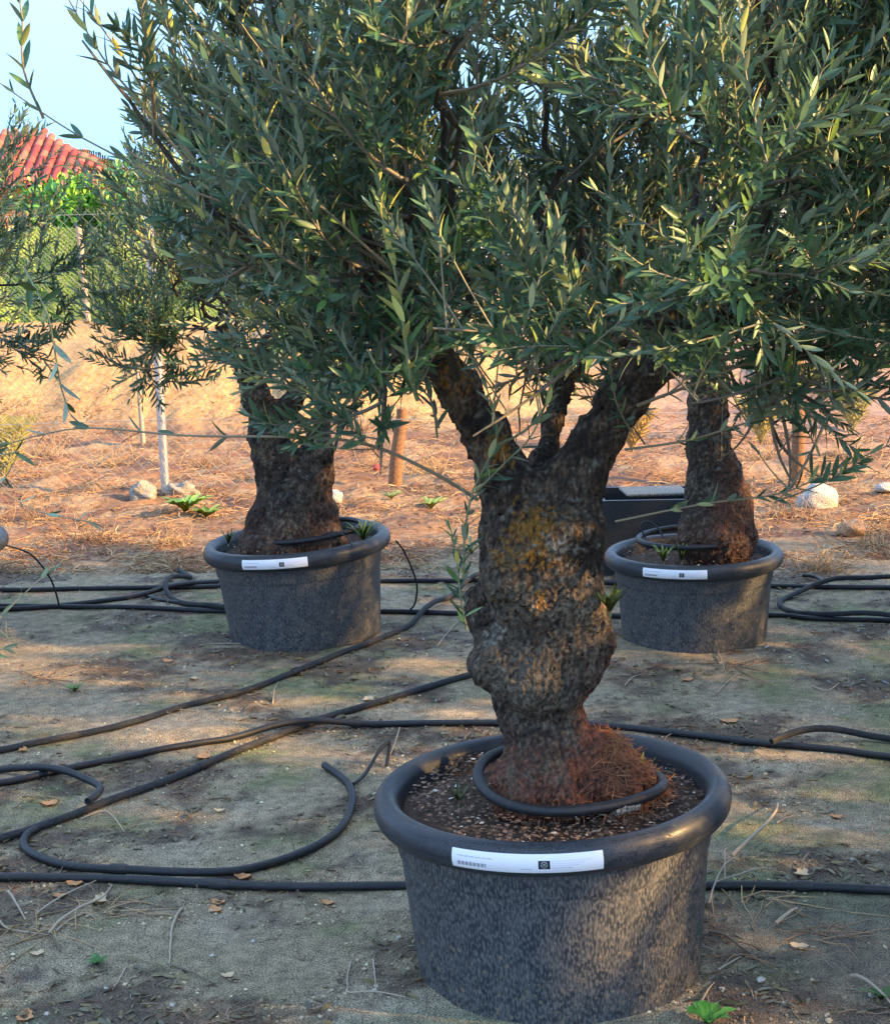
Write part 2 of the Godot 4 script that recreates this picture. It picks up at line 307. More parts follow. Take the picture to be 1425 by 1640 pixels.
func gh(x: float, z: float) -> float:
	var h := 0.016 * na.get_noise_2d(x, z) + 0.004 * nb.get_noise_2d(x, z) + 0.0022 * nb.get_noise_2d(x * 3.1 + 5.0, z * 3.1)
	var far := smoothstep(8.0, 10.5, -z)
	h += far * (0.05 * na.get_noise_2d(x * 2.0 + 9.0, z * 2.0) + 0.02 * nb.get_noise_2d(x * 0.7, z * 0.7))
	if z < -12.0: h += bank(x, z) + 0.035 * smoothstep(13.0, 14.5, -z) * na.get_noise_2d(x * 1.6, z * 1.6)
	return h

func soil(x: float, z: float) -> Color:
	var big := na.get_noise_2d(x * 0.55 + 31.0, z * 0.55)
	var mid := na.get_noise_2d(x * 1.9 - 7.0, z * 1.9 + 5.0)
	var fine := nb.get_noise_2d(x * 1.3, z * 1.3)
	var c := Vector3(0.41, 0.33, 0.21)
	c = c.lerp(Vector3(0.235, 0.26, 0.115), smoothstep(0.02, 0.42, mid * 0.75 + big * 0.5 + fine * 0.25) * 0.85)                 # green algae crust
	c = c.lerp(Vector3(0.29, 0.32, 0.22), smoothstep(0.0, 0.3, big + 0.3 * fine) * smoothstep(4.3, 3.7, -z) * 0.7)    # grey-green crust
	c = c.lerp(Vector3(0.50, 0.425, 0.295), smoothstep(0.1, 0.42, -mid + fine * 0.4) * 0.75)                             # pale dried clay
	var brown := na.get_noise_2d(x * 1.3 + 80.0, z * 1.6 - 20.0) + fine * 0.5
	c = c.lerp(Vector3(0.135, 0.094, 0.066), smoothstep(0.02, 0.36, brown) * 0.9)                                      # dark litter-rich soil
	var rightside := smoothstep(0.45, 0.9, x) * smoothstep(4.2, 3.9, -z)
	c = c.lerp(Vector3(0.14, 0.115, 0.09), rightside * (0.55 + 0.45 * fine))
	var far := smoothstep(7.7, 8.7, -z + fine * 0.5 + mid * 0.6)
	var red := Vector3(0.36, 0.195, 0.095).lerp(Vector3(0.46, 0.32, 0.185), smoothstep(-0.3, 0.4, mid)).lerp(Vector3(0.23, 0.125, 0.08), smoothstep(-0.02, 0.26, brown))
	c = c.lerp(red, far)
	var up := smoothstep(13.2, 14.0, -z)
	c = c.lerp(Vector3(0.66, 0.42, 0.185).lerp(Vector3(0.56, 0.33, 0.135), smoothstep(0.0, 0.5, fine + mid * 0.5)), up)
	var pink := smoothstep(0.0, 2.5, x) * smoothstep(10.5, 12.5, -z)
	c = c.lerp(Vector3(0.50, 0.315, 0.225).lerp(Vector3(0.36, 0.20, 0.13), smoothstep(0.0, 0.35, na.get_noise_2d(x * 0.35, z * 2.6))), pink)
	return Color(c.x, c.y, c.z)

func make_ground() -> void:
	var xs := []
	var zs := []
	var x := -2.6
	while x <= 2.6: xs.append(x); x += 0.03
	var s := 0.04
	while x < 220.0:
		xs.append(x); xs.push_front(-x); s *= 1.09; x += s
	var z := -2.1
	while z > -9.0: zs.append(z); z -= 0.03
	s = 0.035
	while z > -300.0:
		zs.append(z); s *= 1.0 if z > -11.0 else (1.008 if z > -17.0 else 1.09); z -= s
	z = -2.1; s = 0.04
	while z < 60.0:
		s *= 1.12; z += s; zs.push_front(z)
	var b := MB.new()
	var w := xs.size()
	for j in zs.size():
		for i in w:
			var px: float = xs[i]
			var pz: float = zs[j]
			b.vert(Vector3(px, gh(px, pz), pz), Vector3.UP, soil(px, pz), Vector2(px, pz) / 1.15)
	for j in zs.size() - 1:
		for i in w - 1:
			var a := j * w + i
			b.tri(a, a + 1, a + w + 1)
			b.tri(a, a + w + 1, a + w)
	# normals from the grid
	for j in zs.size():
		for i in w:
			var l := j * w + maxi(i - 1, 0)
			var r := j * w + mini(i + 1, w - 1)
			var f := maxi(j - 1, 0) * w + i
			var k := mini(j + 1, zs.size() - 1) * w + i
			b.n[j * w + i] = (b.v[f] - b.v[k]).cross(b.v[r] - b.v[l]).normalized()
	var g := part("ground", b.mesh(M.soil), self)
	g.set_meta("kind", "structure")

func crumbs() -> void:
	# loose crumbs of earth and small grit
	var b := MB.new()
	var q := []
	for k in 6: q.append([Vector3.RIGHT, Vector3.LEFT, Vector3.UP * 0.7, Vector3.DOWN * 0.7, Vector3.BACK * 0.85, Vector3.FORWARD * 0.85][k])
	for f in [[0, 2, 4], [2, 1, 4], [1, 3, 4], [3, 0, 4], [2, 0, 5], [1, 2, 5], [3, 1, 5], [0, 3, 5]]: b.flat([q[f[0]], q[f[1]], q[f[2]]])
	var m := b.mesh(M.vrough)
	M.crumb = m
	var buf := PackedFloat32Array()
	for k in 60000:
		var z := -rng.randf_range(3.0, 10.0)
		if k % 3 == 0: z = -rng.randf_range(3.0, 5.5)
		var x := rng.randf_range(-1.0, 1.0) * (0.42 + 0.30 * -z)
		if rng.randf() > 0.35 + nb.get_noise_2d(x * 0.8, z * 0.8) * 1.5 + na.get_noise_2d(x * 1.3 + 80.0, z * 1.6 - 20.0) * 1.3: continue
		var r := 0.0020 + 0.0065 * pow(rng.randf(), 4.0)
		var bs := Basis(rs(), rng.randf() * TAU).scaled(Vector3(r, r * 0.7, r))
		var c := soil(x, z)
		var kk := rng.randf_range(0.45, 1.35) if rng.randf() < 0.9 else 2.0
		put(buf, bs.x, bs.y, bs.z, Vector3(x, gh(x, z) + r * 0.25, z), Color(minf(c.r * kk, 0.7), minf(c.g * kk, 0.68), minf(c.b * kk, 0.62)))
	var o := copies("soil_crumbs", m, buf, self)
	tag(o, "loose crumbs of earth and grit scattered over the ground", "grit")

func litter() -> void:
	# dry straw, thickest on the sunlit strip by the fence
	var b := MB.new()
	b.tube([Vector3(0, 0, -0.5), Vector3(0.03, 0.05, -0.2), Vector3(-0.02, 0.09, 0.15), Vector3(0.05, 0.02, 0.5)], [0.008, 0.011, 0.009, 0.004], 3)
	var m := b.mesh(M.vrough)
	var buf := PackedFloat32Array()
	for k in 34000:
		var near := k % 7 == 0
		var z := -rng.randf_range(3.1, 8.0) if near else -(8.0 + 6.0 * pow(rng.randf(), 1.3))
		var x := rng.randf_range(-1.0, 1.0) * (0.42 + 0.32 * -z)
		var den := 0.5 + 1.4 * na.get_noise_2d(x * 1.1 + 12.0, z * 1.1) + (0.0 if not near else 1.2 * na.get_noise_2d(x * 1.3 + 80.0, z * 1.6 - 20.0) - 0.15)
		if rng.randf() > den: continue
		var l := rng.randf_range(0.04, 0.16) * (0.6 if near else 1.3)
		var bs := Basis(Vector3.UP, rng.randf() * TAU) * Basis(Vector3.RIGHT, rng.randf_range(-0.18, 0.18)) * Basis(Vector3.BACK, rng.randf() * TAU)
		var wd := rng.randf_range(0.07, 0.16)
		var c := (Color(0.52, 0.38, 0.20) if rng.randf() < 0.5 else Color(0.20, 0.10, 0.06)).lerp(Color(0.30, 0.18, 0.10), rng.randf()) if not near else Color(0.40, 0.33, 0.24).lerp(Color(0.13, 0.09, 0.065), rng.randf())
		put(buf, bs.x * wd * (1.1 if near else 2.2), bs.y * wd * (1.1 if near else 2.2), bs.z * l, Vector3(x, gh(x, z) + 0.002, z), c)
	var o := copies("straw_litter", m, buf, self)
	tag(o, "dry tan straw and weed stems littering the bare earth", "straw")
	# old olive leaves and bark chips
	buf = PackedFloat32Array()
	for k in 24000:
		var z := -rng.randf_range(3.0, 10.5)
		var x := rng.randf_range(-1.0, 1.0) * (0.42 + 0.30 * -z)
		if rng.randf() > 0.25 + 1.6 * na.get_noise_2d(x * 1.3 + 80.0, z * 1.6 - 20.0) + 0.5 * smoothstep(8.0, 9.0, -z): continue
		var l := rng.randf_range(0.018, 0.045)
		var bs := Basis(Vector3.UP, rng.randf() * TAU) * Basis(Vector3.RIGHT, -PI / 2 + rng.randf_range(-0.3, 0.3)) * Basis(Vector3.UP, rng.randf_range(-0.6, 0.6))
		var c := Color(4.6, 1.55, 1.2).lerp(Color(1.9, 0.75, 0.75), rng.randf()) * rng.randf_range(0.45, 1.05)
		put(buf, bs.x * l * 1.3, bs.y * l, bs.z * l, Vector3(x, gh(x, z) + 0.004, z), c)
	o = copies("leaf_litter", M.leaf_mesh, buf, self)
	tag(o, "small brown fallen olive leaves mixed into the earth", "leaf litter")

# ------------------------------------------------------------------ trunks: a smooth union of tapered capsules, meshed as surface nets
func trunk_mesh(chains: Array, origin: Vector3, cell: float, k: float, rough: float, paint: Callable) -> ArrayMesh:
	var lo := Vector3.INF
	var hi := -Vector3.INF
	var bones := []
	for ch in chains:
		for i in ch.size() - 1:
			bones.append([ch[i][0] - origin, ch[i][1], ch[i + 1][0] - origin, ch[i + 1][1]])
	for b in bones:
		for e in [0, 2]:
			var r: float = b[e + 1] + 0.06
			lo = lo.min(b[e] - Vector3(r, r, r))
			hi = hi.max(b[e] + Vector3(r, r, r))
	lo.y = maxf(lo.y, -0.05)
	var nx := int((hi.x - lo.x) / cell) + 2
	var ny := int((hi.y - lo.y) / cell) + 2
	var nz := int((hi.z - lo.z) / cell) + 2
	var f := PackedFloat32Array()
	f.resize(nx * ny * nz)
	f.fill(1.0)
	for b in bones:
		var a: Vector3 = b[0]
		var ra: float = b[1]
		var d: Vector3 = b[2] - b[0]
		var rb: float = b[3]
		var l2 := maxf(d.length_squared(), 1e-8)
		var rr := maxf(ra, rb) + 0.05 + k
		var p0 := (a.min(b[2]) - Vector3(rr, rr, rr) - lo) / cell
		var p1 := (a.max(b[2]) + Vector3(rr, rr, rr) - lo) / cell
		for kz in range(maxi(0, int(p0.z)), mini(nz - 1, int(p1.z) + 1) + 1):
			for ky in range(maxi(0, int(p0.y)), mini(ny - 1, int(p1.y) + 1) + 1):
				var at := (kz * ny + ky) * nx
				for kx in range(maxi(0, int(p0.x)), mini(nx - 1, int(p1.x) + 1) + 1):
					var p := lo + Vector3(kx, ky, kz) * cell - a
					var t := clampf(p.dot(d) / l2, 0.0, 1.0)
					var dist := (p - d * t).length() - lerpf(ra, rb, t)
					var o := f[at + kx]
					var h := maxf(k - absf(o - dist), 0.0) / k
					f[at + kx] = minf(o, dist) - h * h * k * 0.25
	# bark relief: long ridges, lumps and knobs
	for kz in nz:
		for ky in ny:
			for kx in nx:
				var i := (kz * ny + ky) * nx + kx
				var o := f[i]
				if absf(o) < 0.05:
					var p := lo + Vector3(kx, ky, kz) * cell
					var ridge := 1.0 - pow(1.0 - minf(1.0, absf(nc.get_noise_3d(p.x * 40.0, p.y * 11.0, p.z * 40.0)) * 2.6), 3.0) * 2.4
					f[i] = o - rough * (0.55 * ridge + 1.2 * nc.get_noise_3d(p.x * 18.0 + 50.0, p.y * 11.0, p.z * 18.0) + 0.45 * nd.get_noise_3d(p.x * 110.0, p.y * 70.0, p.z * 110.0))
	var at_cell := {}
	var mb := MB.new()
	var sy := nx
	var sz := nx * ny
	var offs := [0, 1, sy, sy + 1, sz, sz + 1, sz + sy, sz + sy + 1]
	for kz in nz - 1:
		for ky in ny - 1:
			for kx in nx - 1:
				var i := kz * sz + ky * sy + kx
				var neg := 0
				for q in 8:
					if f[i + offs[q]] < 0.0: neg += 1
				if neg == 0 or neg == 8: continue
				var acc := Vector3.ZERO
				var cnt := 0
				for e in [[0, 1], [2, 3], [4, 5], [6, 7], [0, 2], [1, 3], [4, 6], [5, 7], [0, 4], [1, 5], [2, 6], [3, 7]]:
					var va := f[i + offs[e[0]]]
					var vb := f[i + offs[e[1]]]
					if (va < 0.0) != (vb < 0.0):
						var t := va / (va - vb)
						var pa := Vector3(e[0] & 1, (e[0] >> 1) & 1, e[0] >> 2)
						var pb := Vector3(e[1] & 1, (e[1] >> 1) & 1, e[1] >> 2)
						acc += pa.lerp(pb, t)
						cnt += 1
				var g := Vector3(f[i + 1] - f[i] + f[i + sy + sz + 1] - f[i + sy + sz], f[i + sy] - f[i] + f[i + 1 + sy + sz] - f[i + 1 + sz], f[i + sz] - f[i] + f[i + 1 + sy + sz] - f[i + 1 + sy]).normalized()
				var p := lo + (Vector3(kx, ky, kz) + acc / cnt) * cell
				at_cell[i] = mb.vert(p, g, paint.call(p, g), Vector2.ZERO)
	for i in at_cell:
		for ax in 3:
			var s1: int = [1, sy, sz][ax]
			var s2: int = [sy, sz, 1][ax]
			var s3: int = [sz, 1, sy][ax]
			var a := f[i]
			var b := f[i + s1]
			if (a < 0.0) == (b < 0.0): continue
			if not (at_cell.has(i - s2) and at_cell.has(i - s3) and at_cell.has(i - s2 - s3)): continue
			var q := [at_cell[i], at_cell[i - s2], at_cell[i - s2 - s3], at_cell[i - s3]]
			if a < 0.0:
				mb.tri(q[0], q[1], q[2]); mb.tri(q[0], q[2], q[3])
			else:
				mb.tri(q[0], q[2], q[1]); mb.tri(q[0], q[3], q[2])
	return mb.mesh(M.bark)

func paint_bark(p: Vector3, spots: Array, red: float) -> Color:
	var c := Vector3(0.100, 0.070, 0.048)
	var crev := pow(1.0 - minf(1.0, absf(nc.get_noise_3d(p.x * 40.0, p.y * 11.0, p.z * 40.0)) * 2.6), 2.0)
	var a := 0.6 * nc.get_noise_3d(p.x * 24.0, p.y * 15.0, p.z * 24.0) + 0.75 * nc.get_noise_3d(p.x * 8.0 + 20.0, p.y * 7.0, p.z * 8.0)
	var fine := nd.get_noise_3d(p.x * 90.0, p.y * 60.0, p.z * 90.0)
	c = c.lerp(Vector3(0.235, 0.175, 0.115), smoothstep(0.0, 0.4, a + fine * 0.5))
	c = c.lerp(Vector3(0.032, 0.026, 0.022), smoothstep(0.08, 0.4, -a + fine * 0.5))
	c = c.lerp(Vector3(0.30, 0.29, 0.24), smoothstep(0.30, 0.42, nc.get_noise_3d(p.x * 30.0 + 90.0, p.y * 30.0, p.z * 30.0) + fine * 0.25) * 0.75)   # pale lichen
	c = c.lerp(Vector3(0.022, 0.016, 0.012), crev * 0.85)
	for s in spots:
		var d: float = (p - s[0]).length() / s[1]
		c = c.lerp(s[2], smoothstep(1.0, 0.86, d + fine * 1.5 + a * 0.5) * 0.92)
	if red > 0.0:
		var low := smoothstep(0.24, 0.04, p.y - 0.20 * smoothstep(-0.02, 0.10, p.x) + a * 0.10 + fine * 0.05)
		c = c.lerp(Vector3(0.30, 0.10, 0.050).lerp(Vector3(0.14, 0.052, 0.032), smoothstep(-0.1, 0.3, fine)), low * red)
	return Color(c.x, c.y, c.z)

# ------------------------------------------------------------------ olive trees
func make_leaf_mesh(material: Material, tint := Color.WHITE) -> ArrayMesh:
	# a lanceolate, slightly folded blade one unit long: dark green above, silver-grey below
	var b := MB.new()
	var ts := [0.0, 0.10, 0.32, 0.58, 0.82, 1.0]
	var ws := [0.012, 0.060, 0.104, 0.108, 0.068, 0.005]
	for side in [1.0, -1.0]:
		var col := Color(0.052, 0.120, 0.060) if side > 0.0 else Color(0.22, 0.30, 0.19)
		col = Color(col.r * tint.r, col.g * tint.g, col.b * tint.b)
		var st := b.v.size()
		for i in ts.size():
			var t: float = ts[i]
			var bend := -0.17 * t * t
			for e in [-1.0, 0.0, 1.0]:
				var fold := 0.028 * absf(e) * (1.0 - t)
				b.vert(Vector3(ws[i] * e, t, bend + fold + (0.007 * side if e == 0.0 else 0.0)), Vector3(-e * 0.32 * side, 0.2 * t * side, side).normalized(), col, Vector2(e, t))
		for i in ts.size() - 1:
			for e in 2:
				var a := st + i * 3 + e
				if side > 0.0:
					b.tri(a, a + 1, a + 4); b.tri(a, a + 4, a + 3)
				else:
					b.tri(a, a + 4, a + 1); b.tri(a, a + 3, a + 4)
	return b.mesh(material)

func leaf_tint(young: float) -> Color:  # young: share tinted yellow, as young growth and as painted sunlight
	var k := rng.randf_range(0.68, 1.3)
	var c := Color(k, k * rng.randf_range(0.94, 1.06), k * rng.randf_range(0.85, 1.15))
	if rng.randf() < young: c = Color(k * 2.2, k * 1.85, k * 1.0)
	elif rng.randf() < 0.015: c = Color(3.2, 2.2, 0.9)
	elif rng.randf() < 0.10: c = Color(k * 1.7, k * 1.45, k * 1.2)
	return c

# leaves in crossed pairs along a shoot; keep.call(point) may refuse one
func dress(path: Array, from: float, gap: float, size: float, out: Array, young: float, keep: Callable) -> void:  # young also sets how many leaves carry painted sunlight
	var run := 0.0
	var next := gap * rng.randf()
	var total := 0.0
	for i in path.size() - 1: total += (path[i + 1] - path[i]).length()
	var turn := rng.randf() * TAU
	for i in path.size() - 1:
		var a: Vector3 = path[i]
		var d: Vector3 = path[i + 1] - a
		var l := d.length()
		if l < 1e-6: continue
		var t := d / l
		while next < run + l:
			var along := next / total
			next += gap * rng.randf_range(0.75, 1.25)
			if along < from: continue
			var p := a + t * (next - gap - run)
			if not keep.call(p): continue
			turn += PI / 2 + rng.randf_range(-0.5, 0.5)
			var u := t.cross(Vector3.UP if absf(t.y) < 0.95 else Vector3.RIGHT).normalized()
			for s in 2:
				if rng.randf() < 0.07: continue
				var side := u.rotated(t, turn + PI * s + rng.randf_range(-0.3, 0.3))
				var ang := rng.randf_range(0.45, 1.0) * (1.0 - 0.35 * along)
				var dir := (t * cos(ang) + side * sin(ang) + Vector3.UP * rng.randf_range(-0.12, 0.34)).normalized()
				var up := t * sin(ang) - side * cos(ang) + rs() * 0.45
				up = (up - dir * up.dot(dir)).normalized()
				var len := size * rng.randf_range(0.72, 1.18) * (1.0 - 0.35 * smoothstep(0.75, 1.0, along))
				out.append([p, dir, up, len, len * rng.randf_range(0.80, 1.15), leaf_tint(young)])
		run += l
	# the tip
	var e: Vector3 = path[path.size() - 1]
	if keep.call(e):
		var t2: Vector3 = (e - path[path.size() - 2]).normalized()
		for s in 2:
			var dir := (t2 + rs() * 0.3).normalized()
			var up := rs()
			up = (up - dir * up.dot(dir)).normalized()
			out.append([e, dir, up, size * 0.7, size * 0.6, leaf_tint(young)])

func bez(a: Vector3, b: Vector3, c: Vector3, k: int) -> Array:
	var o := []
	for i in k + 1:
		var t := float(i) / k
		o.append(a.lerp(b, t).lerp(b.lerp(c, t), t))
	return o

func taper(k: int, r0: float, r1: float) -> Array:
	var o := []
	for i in k: o.append(lerpf(r0, r1, float(i) / maxf(1.0, k - 1)))
	return o

# grows scaffolds, laterals and whips; returns the leaves, draws wood into the two builders
func grow(starts: Array, c: Vector3, r: Vector3, n_scaf: int, n_lat: int, n_whip: int, size: float, ymin: float, keep: Callable, scaffolds: Array, twigs: MB, fixed: Array) -> Array:
	var leaves := []
	var mains := []
	for f in fixed: mains.append([smooth(f, 0.06), 0.014])
	for k in n_scaf:
		var s = starts[k % starts.size()]
		var yy := ymin + (0.96 - ymin) * (k + 0.5) / n_scaf + rng.randf_range(-0.1, 0.1)
		var an := k * 2.39996 + rng.randf_range(-0.3, 0.3)
		var q := sqrt(maxf(0.0, 1.0 - yy * yy))
		var dir := Vector3(cos(an) * q, yy, sin(an) * q)
		# start from the limb end nearest to that side
		var best := -9.0
		for t in starts:
			var sc: float = (t[0] - c).normalized().dot(dir) + rng.randf() * 0.35
			if sc > best: best = sc; s = t
		var end := c + dir * r * rng.randf_range(0.66, 0.92)
		var p0: Vector3 = s[0]
		var dd := end - p0
		var mid := p0 + dd * 0.45 + (Vector3.UP * 0.22 + Vector3(dir.x, 0, dir.z) * 0.12) * dd.length() + rs() * 0.06
		var sc_path := bez(p0, mid, end, 12)
		for i in range(1, 12): sc_path[i] += Vector3(na.get_noise_2d(i * 0.5, k * 9.0), 0.4 * na.get_noise_2d(i * 0.5, k * 9.0 + 70.0), na.get_noise_2d(i * 0.5, k * 9.0 + 40.0)) * 0.09
		mains.append([sc_path, minf(s[1], 0.011) * rng.randf_range(0.7, 1.0)])
	for m in mains:
		var path: Array = m[0]
		var k: int = path.size()
		var sb := MB.new()
		sb.tube(path, taper(k, m[1], 0.0035), 7, Color.WHITE, true, 4.0)
		scaffolds.append(sb)
		for l in n_lat:
			var u := lerpf(0.22, 1.0, (l + rng.randf()) / n_lat)
			var i := mini(int(u * (k - 1)), k - 2)
			var p: Vector3 = path[i].lerp(path[i + 1], fmod(u * (k - 1), 1.0))
			var t: Vector3 = (path[i + 1] - path[i]).normalized()
			var outw := (p - c) / r
			var d := (t * 0.55 + outw.normalized() * 0.35 + rs() * 0.75 + Vector3.UP * 0.18).normalized()
			var len := rng.randf_range(0.20, 0.44)
			var e := p + d * len
			var h := ((e - c) / r).length()
			if h > 1.0: e = p + (e - p) * maxf(0.35, 1.0 - (h - 1.0) * 2.2)
			var lat := bez(p, p.lerp(e, 0.5) + rs() * 0.03 - Vector3.UP * 0.01, e + Vector3.UP * 0.04, 5)
			twigs.tube(lat, taper(6, 0.0042, 0.0022), 4, Color(0.20, 0.18, 0.13), false)
			dress(lat, 0.25, 0.022, size, leaves, 0.02, keep)
			for w in n_whip:
				var uw := lerpf(0.15, 1.0, (w + rng.randf()) / n_whip)
				var iw := mini(int(uw * 5), 4)
				var pw: Vector3 = lat[iw].lerp(lat[iw + 1], fmod(uw * 5, 1.0))
				var tw: Vector3 = (lat[iw + 1] - lat[iw]).normalized()
				var dw := (tw * 0.7 + rs() * 0.75 + Vector3.UP * 0.50).normalized()
				var lw := rng.randf_range(0.12, 0.34)
				var ew := pw + dw * lw
				var hw := ((ew - c) / r).length()
				if hw > 1.05: ew = pw + (ew - pw) * maxf(0.3, 1.0 - (hw - 1.05) * 2.5)
				if not keep.call(pw.lerp(ew, 0.6)): continue
				var whip := bez(pw, pw.lerp(ew, 0.5) + rs() * 0.02, ew + Vector3.UP * rng.randf_range(-0.02, 0.05), 4)
				twigs.tube(whip, taper(5, 0.0022, 0.0011), 3, Color(0.24, 0.225, 0.15), false)
				dress(whip, 0.05, 0.0165, size, leaves, 0.03, keep)
	return leaves

func shoot(pts: Array, r0: float, gap: float, size: float, young: float, from: float, leaves: Array, twigs: MB, colr: Color) -> void:  # young share covers new growth and sunlight painted into the leaf colour
	var path := smooth(pts, 0.03)
	twigs.tube(path, taper(path.size(), r0, 0.0012), 5, colr, false)
	dress(path, from, gap, size, leaves, young, func(_p): return true)

func leaf_buffer(leaves: Array) -> PackedFloat32Array:
	var buf := PackedFloat32Array()
	for l in leaves:
		put(buf, (l[1] as Vector3).cross(l[2]) * l[4], l[1] * l[3], l[2] * l[3], l[0], l[5])
	return buf

func finish_tree(t: Node3D, trunk: Mesh, scaffolds: Array, twigs: MB, leaves: Array, own: int) -> void:
	part("trunk", trunk, t)
	for s in scaffolds: part("branch", s.mesh(M.branch), t)
	var tw := part("twigs", twigs.mesh(M.vrough), t)
	tw.set_meta("kind", "stuff")
	if own > 0:
		# the leaves nearest to where one stands are parts of their own
		var near := []
		for i in leaves.size():
			var p: Vector3 = leaves[i][0] + t.position - EYE
			if p.z < -1.0 and absf(p.x / p.z) < 0.27 and p.y / -p.z < 0.13: near.append([p.length(), i])
		near.sort_custom(func(a, b): return a[0] < b[0])
		near = near.slice(0, own)
		var gone := {}
		for e in near:
			var l = leaves[e[1]]
			gone[e[1]] = true
			var tone: Color = l[5]
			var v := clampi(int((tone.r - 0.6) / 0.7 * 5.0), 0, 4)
			if tone.r > tone.b * 1.35: v = 5  # golden kind, with sunlight painted in
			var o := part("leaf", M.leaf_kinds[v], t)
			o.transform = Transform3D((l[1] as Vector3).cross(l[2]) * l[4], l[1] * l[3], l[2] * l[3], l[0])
		var rest := []
		for i in leaves.size():
			if not gone.has(i): rest.append(leaves[i])
		leaves = rest
	copies("foliage", M.leaf_mesh, leaf_buffer(leaves), t)

func rel(pts: Array, o: Vector3) -> Array:
	var q := []
	for p in pts: q.append(p - o)
	return q

func copy_of(src: Node3D, called: String, at: Vector3, turn: float, label: String) -> Node3D:
	var c: Node3D = src.duplicate()
	c.name = numbered(called)
	add_child(c)
	c.position = at
	c.rotation = Vector3(0, turn, 0)
	c.set_meta("label", label)
	return c

# ------------------------------------------------------------------ pots
func make_pot(at: Vector3, wide: float, label: String, sticker: Array, tilt := Vector3.ZERO, wet := 0) -> Node3D:
	var t := thing("plant_pot", at, label, "plant pot", "round black nursery pots")
	t.rotation = tilt
	var s := wide / 0.81
	var h := 0.445
	# body with a moulded step, thick wall
	var body := []
	for q in [[0.305, 0.0], [0.315, 0.004], [0.322, 0.016], [0.347, 0.305], [0.3515, 0.311], [0.3535, 0.318], [0.362, 0.395], [0.362, 0.405], [0.345, 0.405], [0.338, 0.33]]: body.append(Vector2(q[0] * s, q[1] * s))
	var b := MB.new()
	b.lathe(body, 96, Color.WHITE, 1.0)
	part("body", b.mesh(M.pot), t)
	# rolled rim
	var rim := []
	for k in 21:
		var a := -PI * 0.62 + (PI * 1.62) * k / 20.0
		var e := 0.028
		rim.append(Vector2((0.372 + e * cos(a) * 1.05) * s, (h - 0.036 + 0.036 * sin(a)) * s))
	rim.append(Vector2(0.338 * s, 0.385 * s))
	b = MB.new()
	b.lathe(rim, 96, Color.WHITE, 1.0)
	part("rim", b.mesh(M.rim), t)
	# earth inside
	b = MB.new()
	var rings := 22
	var sides := 72
	for i in rings + 1:
		for j in sides + 1:
			var r := 0.3425 * s * i / rings
			var a := TAU * j / sides
			var p := Vector3(r * cos(a), 0, r * sin(a))
			var w := p + at
			p.y = 0.388 * s + 0.010 * nb.get_noise_2d(w.x * 5.0, w.z * 5.0) + 0.012 * na.get_noise_2d(w.x * 6.0, w.z * 6.0) + 0.012 * (1.0 - float(i) / rings)
			var k := 0.6 + 0.5 * nb.get_noise_2d(w.x * 9.0, w.z * 9.0)
			b.vert(p, Vector3.UP, Color(0.23 * k, 0.145 * k, 0.10 * k), Vector2(w.x, w.z) / 0.7)
			if i > 0 and j > 0:
				var q := b.v.size() - 1
				b.tri(q - sides - 2, q, q - 1)
				b.tri(q - sides - 2, q - sides - 1, q)
	var so := part("soil", b.mesh(M.soil), t)
	so.set_meta("kind", "stuff")
	# white name strip bent round the rim
	if sticker.size() > 0:
		b = MB.new()
		var n := 20
		for side in 2:
			var st := b.v.size()
			for i in n + 1:
				var a := lerpf(sticker[0], sticker[1], float(i) / n)
				for q in 7:
					var lean := lerpf(-0.52, 0.60, q / 6.0)
					var off := 0.0016 if side == 0 else 0.0008
					var rad: float = (0.372 + (0.028 * 1.05 + off) * cos(lean)) * s
					var yy: float = (h - 0.036 + (0.036 + off) * sin(lean)) * s
					var nn := Vector3(sin(a) * cos(lean), sin(lean), cos(a) * cos(lean)) * (1.0 if side == 0 else -1.0)
					b.vert(Vector3(rad * sin(a), yy, rad * cos(a)), nn.normalized(), Color.WHITE, Vector2(float(i) / n, 1.0 - q / 6.0))
			for i in n:
				for q in 6:
					var a := st + i * 7 + q
					if side == 0:
						b.tri(a, a + 7, a + 8); b.tri(a, a + 8, a + 1)
					else:
						b.tri(a, a + 8, a + 7); b.tri(a, a + 1, a + 8)
		var la := part("label", b.mesh(M.label), t)
		la.set_meta("label", "white printed strip with a dark blue emblem")
	return t

# ------------------------------------------------------------------ pipes
func pipe_mesh(pts: Array, r: float, open0: bool, open1: bool, m: Material) -> ArrayMesh:
	var b := MB.new()
	b.tube(pts, taper(pts.size(), r, r), 12, Color.WHITE, not open0 and not open1, 3.0)
	if open0 or open1:
		for e in 2:
			var p0: Vector3 = pts[0] if e == 0 else pts[pts.size() - 1]
			var p1: Vector3 = pts[1] if e == 0 else pts[pts.size() - 2]
			var d := (p1 - p0).normalized()
			var u := d.cross(Vector3.UP).normalized()
			var w := d.cross(u)
			var st := b.v.size()
			for k in 3:
				for j in 13:
					var a := TAU * j / 12
					var q := u * cos(a) + w * sin(a)
					var rr := r if k == 0 else r * 0.78
					b.vert(p0 + q * rr + d * (0.05 if k == 2 else 0.0), -d if k < 2 else -q, Color.WHITE, Vector2(float(j) / 12, 0))
			for k in 2:
				for j in 12:
					var a := st + k * 13 + j
					b.tri(a, a + 14, a + 1); b.tri(a, a + 13, a + 14)
			var cc := b.vert(p0 + d * 0.05, -d, Color.WHITE)
			for j in 12: b.tri(cc, st + 26 + j + 1, st + 26 + j)
	return b.mesh(m)

